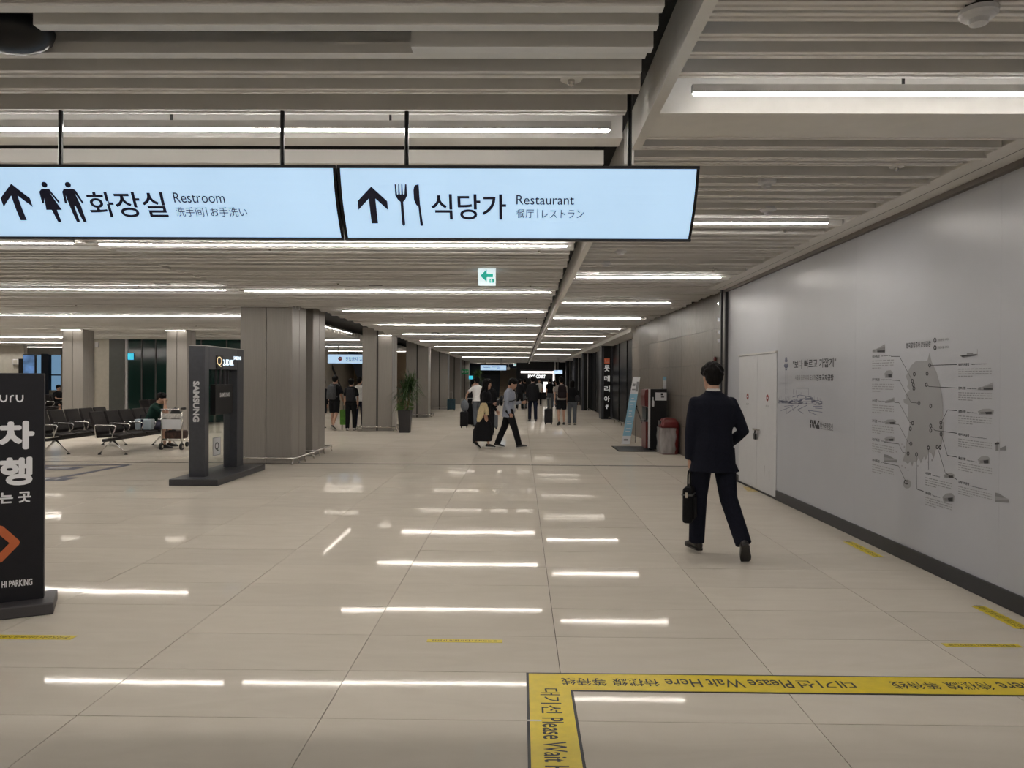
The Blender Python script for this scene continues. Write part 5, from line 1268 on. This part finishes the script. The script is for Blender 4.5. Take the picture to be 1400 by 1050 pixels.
    b.tube([hp(-.04, .080, .025), hp(0, .092, .022), hp(.04, .080, .025)], [.007, .008, .007], 8)
    for sg in (-1, 1):
        b.ellipsoid(hp(sg * .073, -.004, -.008), (.010, .020, .031), 10, 7, Rh)
    b.v = [tuple(Vector(v) * s) for v in b.v]
    me = remesh(b, 'body', SKIN, vox)
    # fingers, added to the same mesh
    f = MB()
    for n, sg in (('r', 1), ('l', -1)):
        sh, el, wr, d2, pn, ac = arms[n]
        curl = g('curl_' + n, .45)
        for i, (o_, L) in enumerate(((-.030, .070), (-.010, .080), (.010, .075), (.029, .058))):
            p = wr + d2 * .075 + ac * o_; pts = [p]; dd = d2.copy()
            for k, fr in enumerate((.45, .32, .26)):
                ang = curl * (1.0 if k else .7); dd = (dd * math.cos(ang) + pn * math.sin(ang)).normalized(); p = p + dd * L * fr; pts.append(p)
            f.tube(pts, [.0095, .009, .0085, .007], 8, dome=True)
        fwd = ac * (-1 if ac.dot(Rt @ V(0, 1, 0)) < 0 else 1)
        p = wr + d2 * .02 + fwd * .022; f.tube([p, p + (d2 * .6 + fwd * .6 + pn * .3) * .035, p + (d2 * .9 + fwd * .5 + pn * .5) * .062], [.011, .010, .008], 8, dome=True)
    f.v = [tuple(Vector(v) * s) for v in f.v]
    bm = bmesh.new(); bm.from_mesh(me); fm = f.mesh('fingers', None, True); bm.from_mesh(fm); bm.to_mesh(me); bm.free(); bpy.data.meshes.remove(fm)
    me.polygons.foreach_set('use_smooth', [True] * len(me.polygons))
    Mx = Matrix.Translation((loc[0], loc[1], loc[2] if len(loc) > 2 else 0)) @ Matrix.Rotation(heading, 4, 'Z')
    def place(mesh, nm, parent=None):
        mesh.transform(Mx); return put(nm, mesh, parent or root)
    def rm(mb, nm, m, v=None, sm=4):
        mb.v = [tuple(Vector(p) * s) for p in mb.v]
        return place(remesh(mb, nm, m, v or vox, sm), nm)
    place(me, 'body')
    # eyes
    e = MB()
    for sg in (-1, 1): e.ellipsoid(hp(sg * .031, .078, .004), (.013, .008, .008), 8, 6, Rh)
    e.v = [tuple(Vector(p) * s) for p in e.v]; place(e.mesh('eyes', mat('eye_dark', (.02, .015, .012), .3), True), 'eyes')
    # ---- hair
    h = MB(); hl = fit.get('hair', 'short')
    h.ellipsoid(hp(0, -.010, .040), (.091, .110, .092), 18, 11, Rh); h.ellipsoid(hp(0, -.045, .0), (.084, .074, .088), 16, 9, Rh)
    h.ellipsoid(hp(0, .045, .066), (.072, .046, .040), 14, 8, Rh)
    hr = random.Random(11)
    for i in range(90):                          # uneven locks
        a_ = hr.uniform(0, 6.283); z_ = hr.uniform(-.25, 1.0); q_ = math.sqrt(1 - z_ * z_)
        if q_ * math.sin(a_) > .35 and z_ < .45: continue
        h.ellipsoid(hp(.086 * q_ * math.cos(a_), -.010 + .104 * q_ * math.sin(a_), .040 + .086 * z_), (hr.uniform(.011, .019),) * 3, 7, 5)
    if hl == 'long':
        bk = Rt @ V(0, -1, 0)
        h.tube([hp(0, -.05, .04), hp(0, -.07, -.08), T(0, -.10, .46), T(0, -.125, .36), T(0, -.13, .26)], [(.085, .07), (.095, .06), (.12, .045), (.11, .035), (.07, .02)], 14, ref=tuple(Rt @ V(1, 0, 0)))
        for sg in (-1, 1): h.tube([hp(sg * .06, .01, .05), hp(sg * .082, .01, -.04), T(sg * .11, .03, .46), T(sg * .11, .06, .34)], [(.03, .05), (.025, .05), (.035, .03), (.02, .015)], 10)
    elif hl == 'bob':
        h.tube([hp(0, -.03, .04), hp(0, -.05, -.05), hp(0, -.05, -.13)], [(.09, .08), (.10, .075), (.09, .055)], 14, ref=tuple(Rt @ V(1, 0, 0)))
    rm(h, 'hair', fit.get('hairmat', HAIR), max(.009, vox * .8), 2)
    # ---- trousers / skirt / shorts
    bot = fit.get('bottom', ('trousers', BLK))
    q = MB()
    if bot[0] in ('trousers', 'shorts'):
        torso(q, [(-.09, .09, .09, 0, -.01), (-.05, .165, .125, 0, -.012), (.02, .17, .125, 0, -.01), (.12, .148, .115, 0, 0)])
        wd = fit.get('leg_w', 1.0)
        for n in 'rl':
            hip, kn, an, fd, up = J[n]
            if bot[0] == 'trousers':
                q.tube([hip + V(0, 0, .03), hip * .6 + kn * .4, kn, kn * .5 + an * .5, an - (kn - an).normalized() * -.0 - up * .02], [(.098 * wd), .09 * wd, .074 * wd, .070 * wd, .066 * wd], 14)
            else:
                q.tube([hip + V(0, 0, .03), hip * .5 + kn * .5, hip * .12 + kn * .88], [.10, .098, .095], 14)
        rm(q, bot[0], bot[1])
    elif bot[0] == 'skirt':
        ft = (J['r'][2] + J['l'][2]) / 2; ft = V(ft.x, ft.y, min(J['r'][2].z, J['l'][2].z) + .07)
        n = 20; rings = []
        sp_ = abs(J['r'][2].y - J['l'][2].y) / 2
        for z, w_, d_ in ((1.0, .135, .115), (.85, .165, .13), (.6, .165, .145), (.3, .18, .15 + sp_ * .6), (0, .19, .10 + sp_ * .85)):
            c = ft * (1 - z) + (pel + V(0, 0, .13)) * z
            rings.append([c + V(w_ * math.copysign(abs(math.cos(2 * math.pi * i / n)) ** .55, math.cos(2 * math.pi * i / n)) * (1 + .03 * math.sin(5 * i) * (1 - z)), d_ * math.copysign(abs(math.sin(2 * math.pi * i / n)) ** .7, math.sin(2 * math.pi * i / n)), 0) for i in range(n)])
        q.loft(rings); rm(q, 'skirt', bot[1])
    # ---- top
    tp_ = fit.get('top', ('tshirt', BLK)); q = MB()
    long_ = tp_[0] in ('jacket', 'shirt', 'sweater')
    k = {'jacket': 1.0, 'shirt': .75, 'sweater': .8, 'tshirt': .6}[tp_[0]]
    hem = fit.get('hem', -.16 if tp_[0] == 'jacket' else (-.10 if tp_[0] == 'shirt' else -.05))
    ex = .034 * k + .004
    fl = fit.get('flare', 0)
    prof = [(hem, .190 + ex * .8 + fl, .140 + ex * .7, fl * .8, -.012), (hem * .5, .172 + ex * .6, .128 + ex * .6, 0, -.012), (.06, .155 + ex * .8, .115 + ex, 0, -.006), (.16, (.138 + ex) * W, .104 + ex, 0, 0), (.30, (.163 + ex) * W, .112 + ex, 0, .003), (.415, (.176 + ex) * W, .106 + ex, 0, -.002),
            (.465, (.150 + ex * .6) * W, .092 + ex * .6, 0, -.006), (.50, .115 * W, .076, 0, -.008), (.535, .066, .064, 0, -.006)]
    torso(q, prof, 22)
    for n in 'rl':
        sh, el, wr, d2, pn, ac = arms[n]
        if long_:
            r0 = (.058, .062, .056, .051, .045) if tp_[0] == 'jacket' else (.056, .056, .049, .045, .039)
            q.tube([sh + (sh - el).normalized() * .01, sh * .5 + el * .5, el, el * .5 + wr * .5, wr - d2 * .0], [x * (W if fem else 1) for x in r0], 12, dome=False)
        else:
            q.tube([sh + (sh - el).normalized() * .01, sh * .6 + el * .4, sh * .22 + el * .78], [.055, .060, .064], 12)
        q.ellipsoid(sh, (.060, .060, .054), 12, 8)
    nm = {'jacket': 'suit_jacket', 'shirt': 'shirt', 'sweater': 'sweater', 'tshirt': 'tshirt'}[tp_[0]]
    rm(q, nm, tp_[1], None, 9 if vox < .012 else 4)
    if tp_[0] in ('jacket',):
        q = MB(); q.tube([T(0, -.006, .52), T(0, -.006, .56)], [(.068, .066), (.062, .060)], 16, ref=(1, 0, 0)); rm(q, 'shirt_collar', WHT, .007, 2)
        q = MB(); q.tube([T(0, -.006, .495), T(0, -.010, .542)], [(.090, .080), (.071, .068)], 16, ref=(1, 0, 0)); rm(q, 'jacket_collar', tp_[1], .008, 2)
    if 'inner' in fit:
        q = MB(); torso(q, [(-.04, .075, .03, 0, .125), (.15, .07, .03, 0, .118), (.35, .055, .03, 0, .125), (.46, .04, .03, 0, .095)], 12); rm(q, 'inner_tshirt', fit['inner'], .01, 2)
    # ---- shoes
    sm_ = fit.get('shoe', SHOEB)
    for n in 'rl':
        hip, kn, an, fd, up = J[n]; c = an - up * .082; sd_ = fd.cross(up).normalized()
        def ring_(t, w_, h_, lift=.0): return [c + fd * t + sd_ * (w_ * math.cos(a_)) + up * (lift + max(0, h_ * (.5 + .5 * math.sin(a_)))) for a_ in [2 * math.pi * i / 14 for i in range(14)]]
        q = MB(); q.loft([ring_(-.075, .018, .055), ring_(-.06, .034, .085), ring_(-.02, .038, .10), ring_(.04, .040, .088), ring_(.10, .047, .062), ring_(.15, .043, .047), ring_(.185, .030, .036), ring_(.195, .012, .022)])
        q.v = [tuple(Vector(p) * s) for p in q.v]
        so_ = place(q.mesh('shoe', sm_, True), 'shoe')
        q = MB(); q.loft([[c + fd * (t * 1.01) + sd_ * w_ * x_ - up * (.001) + up * z_ for x_, z_ in ((-1, 0), (1, 0), (1, .018), (-1, .018))] for t, w_ in ((-.078, .022), (-.055, .037), (.0, .038), (.10, .049), (.15, .045), (.198, .014))])
        q.v = [tuple(Vector(p) * s) for p in q.v]
        place(q.mesh('sole', fit.get('sole', SHOEB)), 'sole', so_)
    info = {'M': Mx, 's': s, 'arms': arms, 'T': T, 'pel': pel, 'hp': hp, 'J': J, 'root': root, 'V': V}
    info['w'] = lambda p: Mx @ (Vector(p) * s)
    return info

def backpack(I, label, col, big=1.0, group=None):
    T, s, w_ = I['T'], I['s'], I['w']
    t = thing('backpack', label, 'bag', w_(T(0, -.2, .2)), group)
    q = MB(); n = 16
    q.loft([[T(.15 * big * k * math.copysign(abs(math.cos(a)) ** .6, math.cos(a)), -.215 + .085 * k2 * math.copysign(abs(math.sin(a)) ** .6, math.sin(a)), z) for a in [2 * math.pi * i / n for i in range(n)]] for z, k, k2 in ((.02, .8, .7), (.05, 1, 1), (.25, 1, 1), (.42, .9, .85), (.48, .6, .5))])
    q.v = [tuple(w_(p)) for p in q.v]; q.build('pack', col, t, smooth=True)
    q = MB(); q.loft([[T(.11 * big * math.copysign(abs(math.cos(a)) ** .5, math.cos(a)), -.30 + .03 * k * math.copysign(abs(math.sin(a)) ** .5, math.sin(a)), z) for a in [2 * math.pi * i / n for i in range(n)]] for z, k in ((.05, .7), (.08, 1), (.2, 1), (.23, .6))])
    q.v = [tuple(w_(p)) for p in q.v]; q.build('front_pocket', col, t, smooth=True)
    for sg in (-1, 1):
        q = MB().tube([T(sg * .085, -.16, .44), T(sg * .10, -.08, .525), T(sg * .115, .05, .50), T(sg * .125, .135, .40), T(sg * .14, .09, .22), T(sg * .13, -.12, .10)], [(.024, .007)] * 6, 8, ref=(1, 0, 0))
        q.v = [tuple(w_(p)) for p in q.v]; q.build('strap', col, t, smooth=True)
    return t
def suitcase(x, y, rz, label, col, h=.60, w=.38, d=.24, bag=False, group=None, handle=True):
    t = thing('suitcase', label, 'suitcase', (x, y, 0), group); t.rotation_euler = (0, 0, 0)
    R = Matrix.Translation((x, y, 0)) @ Matrix.Rotation(rz, 4, 'Z')
    def bl(mb, nm, m, par=t, **k): mb.v = [tuple(R @ Vector(v)) for v in mb.v]; return mb.build(nm, m, par, **k)
    sh_ = bl(MB().box(-w / 2, w / 2, -d / 2, d / 2, .06, .06 + h), 'shell', col, bevel=.035, seg=3)
    for i in range(5):
        xx = -w / 2 + w * (i + .7) / 5.4; bl(MB().box(xx - .008, xx + .008, -d / 2 - .005, -d / 2 + .005, .11, .01 + h), 'rib', col, sh_)
    for sx in (-1, 1):
        for sy in (-1, 1):
            wl_ = bl(MB().cyl((sx * (w / 2 - .04) - .012, sy * (d / 2 - .04), .03), (sx * (w / 2 - .04) + .012, sy * (d / 2 - .04), .03), .03, n=10), 'wheel', M_RUBBER)
            bl(MB().box(sx * (w / 2 - .04) - .018, sx * (w / 2 - .04) + .018, sy * (d / 2 - .04) - .015, sy * (d / 2 - .04) + .015, .035, .07), 'fork', M_DKTRIM, wl_)
    if handle: bl(MB().tube([(-.09, d / 2 - .04, .06 + h), (-.09, d / 2 - .04, .98), (.09, d / 2 - .04, .98), (.09, d / 2 - .04, .06 + h)], .009, 6), 'pull_handle', M_ALU)
    bl(MB().tube([(-.06, 0, .06 + h), (-.05, 0, .09 + h), (.05, 0, .09 + h), (.06, 0, .06 + h)], .009, 6), 'grip', M_BLACK)
    return t

# ---- 1. man in the dark suit with a briefcase
SY, SX = 7.12, xy(975, 7.12)
SUIT = mat('suit_navy_wool', (.009, .010, .018), .85, var=.15, scale=60, bump=.2, spec=.15)
I = person('man in a dark navy suit walking with a black briefcase', (SX, SY), .05, 1.80,
           dict(hip_l=.20, knee_l=.10, foot_l=.02, hip_r=-.10, knee_r=.42, foot_r=-.85, abd_r=.10, shin_out_r=.16, abd_l=.02, toe_out_r=.25, toe_out_l=.2, lean=.0, twist=.03,
                arm_l=.0, arm_out_l=.13, elbow_l=.12, curl_l=1.15, arm_r=-.20, arm_out_r=.36, elbow_r=1.15, fore_in_r=.30, head_yaw=.05, nod=.05),
           dict(top=('jacket', SUIT), hem=-.20, flare=.014, bottom=('trousers', SUIT), leg_w=1.1, shoe=mat('leather_shoe', (.012, .009, .008), .3)), vox=.0105)
w_ = I['w']; sh, el, wr, d2, pn, ac = I['arms']['l']
hp_ = w_(wr + d2 * .105 + pn * .012)
bk = thing('briefcase', 'slim black briefcase held by the suited man', 'bag', (hp_.x, hp_.y, .55))
BL = mat('briefcase_nylon', (.006, .006, .007), .7, var=.2, scale=50, spec=.15)
Rb = Matrix.Translation((hp_.x, hp_.y, hp_.z - .14)) @ Matrix.Rotation(.05 + 1.15, 4, 'Z')
def bb(mb, nm, m, par=bk, **k): mb.v = [tuple(Rb @ Vector(v)) for v in mb.v]; return mb.build(nm, m, par, **k)
bod = bb(MB().box(-.20, .20, -.045, .045, -.335, .0), 'body', BL, bevel=.03, seg=3)
bb(MB().box(-.17, .17, -.062, -.04, -.30, -.09), 'front_pocket', BL, bod, bevel=.012)
bb(MB().box(-.205, .205, -.05, .05, -.075, -.06), 'zip_band', mat('grey_band', (.10, .10, .10), .5), bod)
for sy in (-.012, .012): bb(MB().tube([(-.075, sy, -.01), (-.065, sy, .10), (-.04, sy, .135), (.04, sy, .135), (.065, sy, .10), (.075, sy, -.01)], .008, 8), 'handle', BL, smooth=True)
for sx in (-.21, .21): bb(MB().box(sx - .012, sx + .012, -.012, .012, -.09, -.04), 'strap_ring', M_STEEL, bod)

# ---- 2. the couple
CY = 18.2
def face_right(a=0): return -math.pi / 2 + a
I = person('woman in a long black dress walking beside the man in grey-blue shirt', (xy(664, CY), CY - .1), face_right(-.12), 1.64,
           dict(hip_r=.15, knee_r=.06, abd_r=.0, abd_l=.0, hip_l=-.16, knee_l=.30, foot_l=-.6, lean=.04, arm_r=-.05, elbow_r=1.75, fore_in_r=.15, arm_out_r=.10, arm_l=.40, arm_out_l=.30, elbow_l=.25, curl_r=.9, head_yaw=-.15, nod=.05),
           dict(fem=True, hair='long', top=('sweater', BLK), hem=-.10, bottom=('skirt', BLK), shoe=SHOEB, sole=SHOEW))
sh, el, wr, d2, pn, ac = I['arms']['r']; p = I['w'](wr + d2 * .10)
t = tag(MB().obox(p + Vector((.02, -.02, .03)), (.012, .03, .02), (.03, -.012, .0), (0, .02, .065)).build('phone', M_BLACK, bevel=.004), 'black phone in the hand of the woman in black dress', 'phone')
cw = thing('cardigan', 'pale yellow knitted cardigan hanging over the arm of the woman', 'clothing', I['w'](el))
pe = I['w'](el * .85 + wr * .15) + Vector((-.03, -.05, -.02))
YEL = cloth('pale_yellow', (.60, .50, .30))
q = MB(); rings = []
for z, w1, d1, dx in ((.06, .05, .05, .0), (.02, .08, .07, 0), (-.10, .085, .07, -.03), (-.22, .08, .06, -.06), (-.32, .065, .05, -.10), (-.40, .035, .03, -.13)):
    rings.append([pe + Vector((dx + w1 * math.cos(a) * (1 + .16 * math.sin(3 * a + z * 9)), d1 * math.sin(a), z)) for a in [2 * math.pi * i / 18 for i in range(18)]])
q.loft(rings); put('folded_body', remesh(q, 'folded_body', YEL, .012, 3), cw)
q = MB().tube([pe + Vector((.04, -.04, .0)), pe + Vector((.08, -.06, -.12)), pe + Vector((.08, -.06, -.24))], [(.05, .03), (.05, .03), (.045, .02)], 12); put('sleeve', remesh(q, 'sleeve', YEL, .012, 3), cw)
I = person('man in a grey-blue shirt and black trousers looking at his phone', (xy(696, CY), CY + .15), face_right(-.10), 1.74,
           dict(hip_r=.36, knee_r=.08, foot_r=.12, hip_l=-.30, knee_l=.12, foot_l=-.15, lean=.04, arm_r=-.15, elbow_r=.55, arm_out_r=.16, fore_in_r=.05, arm_l=.15, elbow_l=1.6, arm_out_l=.10, curl_l=.8, nod=.42, head_yaw=-.05, toe_out_r=.05),
           dict(top=('shirt', GRYB), hem=-.17, inner=cloth('tee_grey', (.42, .43, .45)), bottom=('trousers', BLK), leg_w=1.12, shoe=SHOEB, sole=SHOEW))
T = I['T']
q = MB().tube([T(-.08, -.05, .505), T(-.085, .09, .495), T(-.02, .182, .38), T(.10, .178, .27), T(.195, .09, .235), T(.205, -.03, .22), T(.12, -.17, .20), T(-.02, -.165, .30), T(-.08, -.10, .46)], [(.008, .022)] * 9, 8); q.v = [tuple(I['w'](p)) for p in q.v]
t = thing('sling_bag', 'black sling bag strap across the grey-blue shirt', 'bag', I['w'](T(0, -.16, .3)))
q.build('strap', M_BLACK, t, smooth=True)
q = MB(); q.ellipsoid(T(.02, -.20, .22), (.10, .045, .13)); q.v = [tuple(I['w'](p)) for p in q.v]; q.build('pouch', M_BLACK, t, smooth=True)
sh, el, wr, d2, pn, ac = I['arms']['l']; p = I['w'](wr + d2 * .10)
tag(MB().obox(p + Vector((.01, .02, .03)), (.012, .03, .02), (.03, -.012, .0), (0, .0, .065)).build('phone', M_BLACK, bevel=.004), 'black phone in the hand of the man in grey-blue shirt', 'phone')

# ---- 3. queue between the first pillars
QY = 24.2
I = person('man in black shirt and shorts with a grey backpack by the pillar', (xy(457.5, QY), QY), -.25, 1.76, dict(hip_r=-.2, knee_r=.35, foot_r=-.5, hip_l=.15, arm_out_r=.22, elbow_r=.7, lean=.05), dict(top=('tshirt', BLK), bottom=('shorts', BLK), shoe=SHOEB, sole=SHOEW), vox=.018)
backpack(I, 'grey backpack on the man in black shorts', cloth('pack_grey', (.075, .078, .085)))
I = person('man in black with a black backpack beside the green bag', (xy(481, QY), QY - .1), .12, 1.66, dict(hip_r=.05, hip_l=-.05, arm_out_r=.2, arm_out_l=.15), dict(top=('tshirt', BLK), bottom=('trousers', BLK), leg_w=1.05, shoe=SHOEW), vox=.018)
backpack(I, 'black backpack on the man beside the green bag', CHAR)
person('man in a white shirt mostly hidden by the seamed pillar', (xy(491.5, 25.6), 25.6), -.1, 1.72, dict(hip_r=.1, hip_l=-.1), dict(top=('tshirt', WHT), bottom=('trousers', NAVY)), vox=.02)
person('person in black half hidden behind the rear wide pillar', (xy(441, 25.0), 25.0), -.4, 1.62, dict(hip_r=-.1, knee_r=.2, hip_l=.15, elbow_l=.8), dict(top=('sweater', BLK), bottom=('shorts', BLK), fem=True), vox=.02)
gx_, gz_ = xy(470.5, QY), 0
t = thing('shopping_bag', 'bright green bag standing between the two backpack wearers', 'bag', (gx_, QY + .15, 0))
MB().loft([[Vector((gx_ + sx * w1, QY + .15 + sy * .10, z)) for sx, sy in ((1, 1), (-1, 1), (-1, -1), (1, -1))] for z, w1 in ((.16, .13), (.18, .145), (.62, .15), (.66, .12))]).build('bag_body', mat('green_bag', (.10, .30, .025), .45, var=.25, scale=12), t, bevel=.015)
MB().tube([(gx_ - .06, QY + .15, .66), (gx_ - .05, QY + .15, .78), (gx_ + .05, QY + .15, .78), (gx_ + .06, QY + .15, .66)], .008, 6).build('handle', M_BLACK, t)
for sx in (-.09, .09): MB().cyl((gx_ + sx, QY + .12, 0), (gx_ + sx, QY + .12, .17), .02, n=8).build('wheel_leg', M_RUBBER, t)

# ---- 4. group with suitcases behind the couple
GY = 25.6
person('person in black bending over a large black suitcase', (xy(643.5, 27.5), 27.5), -1.2, 1.68, dict(lean=.18, arm_out_l=.3, elbow_l=.4, hip_r=.1, hip_l=-.1), dict(top=('sweater', BLK), bottom=('trousers', BLK)), vox=.02)
person('man in a white shirt reaching out beside black suitcases', (xy(652.5, 26.4), 26.4), .5, 1.74, dict(arm_l=.2, arm_out_l=.75, elbow_l=.25, hip_r=.1, hip_l=-.1), dict(top=('tshirt', WHT), bottom=('trousers', SLATE)), vox=.02)
person('person in a black coat hidden behind the woman in black dress', (xy(668.5, 22.5), 22.5), .1, 1.68, dict(arm_out_r=.25, arm_out_l=.2, elbow_r=.3), dict(top=('jacket', BLK), bottom=('trousers', BLK), hair='bob', fem=True), vox=.02)
suitcase(xy(634.8, GY), GY, .05, 'black cabin suitcase with a bag on top beside the white shirt man', BLK, .50, .27, .22)
t = tag(MB().ellipsoid((xy(635.5, GY), GY, .76), (.14, .10, .20)).build('tote_bag', SLATE, smooth=True), 'dark grey bag resting on the black cabin suitcase', 'bag')
MB().tube([(xy(635.5, GY) - .06, GY, .90), (xy(635.5, GY), GY, 1.04), (xy(635.5, GY) + .06, GY, .90)], .01, 6).build('handle', M_BLACK, t)
suitcase(xy(643, 27.0), 27.0, .2, 'large black suitcase before the person in black', BLK, .72, .46, .28)
suitcase(xy(674.5, 25), 25, .2, 'small grey suitcase between the couple', SLATE, .42, .3, .22)
suitcase(xy(617, 39.8), 39.8, .3, 'teal blue suitcase beside the far seamed pillar', mat('teal_shell', (.02, .06, .085), .35), .55, .42, .26)
# ---- 5. walkers towards the food court
I = person('man in a black jacket walking alone towards the food court', (xy(728.5, 30), 30), .05, 1.80, dict(hip_r=-.08, knee_r=.15, hip_l=.12, arm_out_l=.22, arm_l=-.25, arm_out_r=.15), dict(top=('jacket', BLK), bottom=('trousers', NAVY)), vox=.02)
I = person('man in shorts with a dark backpack pulling a black suitcase', (xy(767.5, 27.6), 27.6), .1, 1.76, dict(hip_r=.1, hip_l=-.12, knee_l=.25, foot_l=-.3, arm_l=-.25, arm_out_l=.3), dict(top=('tshirt', cloth('grey_tee', (.30, .27, .25))), bottom=('shorts', BLK), shoe=SHOEB), vox=.02)
backpack(I, 'dark maroon backpack on the man in shorts', cloth('pack_dark', (.02, .014, .016)), 1.08)
suitcase(xy(750.2, 28.0), 28.0, .05, 'black ribbed suitcase pulled by the man in shorts', CHAR, .52, .30, .22)
I = person('woman in black top and grey trousers beside the man in shorts', (xy(782.5, 27.8), 27.8), -.1, 1.65, dict(hip_r=-.1, knee_r=.2, hip_l=.12, arm_out_r=.35, elbow_r=.6), dict(top=('sweater', BLK), bottom=('trousers', SLATE), leg_w=1.05, hair='bob', fem=True, shoe=cloth('shoe_beige', (.35, .32, .28))), vox=.02)
q = MB().ellipsoid((xy(790, 27.7), 27.7, .98), (.11, .16, .13)); t = tag(q.build('shoulder_bag', CHAR, smooth=True), 'dark shoulder bag of the woman in grey trousers', 'bag')
MB().tube([(xy(790, 27.7) - .06, 27.7, 1.08), (xy(787, 27.7), 27.7, 1.4), (xy(790, 27.7) + .03, 27.75, 1.08)], .01, 6).build('strap', CHAR, t)
person('person in black trousers and white shoes by the stair', (xy(710.8, 41), 41), -.5, 1.70, dict(hip_r=.12, hip_l=-.12, elbow_r=1.2), dict(top=('sweater', BLK), bottom=('trousers', BLK), shoe=SHOEW), vox=.024)
person('second person in dark clothes by the stair', (xy(717.5, 43), 43), .4, 1.72, dict(hip_r=.1, hip_l=-.1), dict(top=('sweater', CHAR), bottom=('trousers', SLATE)), vox=.024)
person('person in a white shirt coming from the food court', (xy(737, 48), 48), math.pi, 1.72, dict(hip_r=.15, hip_l=-.15, elbow_l=1.0), dict(top=('tshirt', WHT), bottom=('trousers', BLK)), vox=.024)
I = person('person in black top and grey trousers pushing a trolley far away', (xy(752, 43), 43), .2, 1.74, dict(arm_r=.6, arm_out_r=1.2, elbow_r=1.6, hip_r=.12, hip_l=-.15), dict(top=('tshirt', BLK), bottom=('trousers', SLATE)), vox=.024)
tt = copy_tree(tr_); tt.location = (xy(747.5, 42.3), 42.3, 0); tt['label'] = 'far luggage trolley pushed by the person in black top'
person('person in a pale top walking at the food court front', (xy(758, 46), 46), .1, 1.62, dict(hip_r=.15, hip_l=-.15), dict(top=('tshirt', cloth('pale_beige', (.45, .40, .36))), bottom=('trousers', SLATE), fem=True, hair='bob'), vox=.024)
# ---- 6. seated people
def seated(label, X, Y, H, heading, pose, fit, vox=.018):
    P = dict(hip_r=1.45, hip_l=1.48, knee_r=1.40, knee_l=1.50, abd_r=.12, abd_l=.12, lean=.35); P.update(pose)
    return person(label, (X, Y), heading, H, P, fit, vox=vox)
SXX = -8.80; SYY = 15.72 + .58 * 3.5
s_ = 1.74 / 1.75
I = seated('seated man in dark green shirt leaning his head on his hands', SXX - .02, SYY, 1.74, -math.pi / 2, dict(lean=.42, hand_l=(-.03, .36, 1.02), hand_r=(.07, .40, 1.06), elbow_hint_l=(-.2, .3, -1), elbow_hint_r=(.2, .3, -1), nod=.25, curl_r=.9, curl_l=.9), dict(top=('tshirt', DGREEN), bottom=('shorts', SHORTG), shoe=SHOEB))
t = thing('tote_bag', 'pale blue tote bag with a dark stripe on the black seat', 'bag', (-8.62, SYY - .58, .45))
y0 = SYY - .55
MB().loft([[Vector((-8.66 + sx * w1, y0 + sy * .09, z)) for sx, sy in ((1, 1), (-1, 1), (-1, -1), (1, -1))] for z, w1 in ((.455, .16), (.47, .18), (.70, .20))]).build('bag_body', mat('pale_blue_canvas', (.38, .45, .50), .7), t, bevel=.02)
MB().box(-8.70, -8.645, y0 - .098, y0 - .088, .46, .70).build('stripe', NAVY, t)
MB().tube([(-8.76, y0, .70), (-8.74, y0, .79), (-8.58, y0, .79), (-8.56, y0, .70)], .009, 6).build('handle', NAVY, t)
seated('distant seated person in black top on the far seats', -19.5, 31.4, 1.70, -math.pi / 2 - .5, dict(lean=.10, hand_l=(-.05, .42, .75), hand_r=(.06, .42, .75)), dict(top=('tshirt', BLK), bottom=('shorts', BLK)), .022)

bpy.data.scenes.remove(TMP)
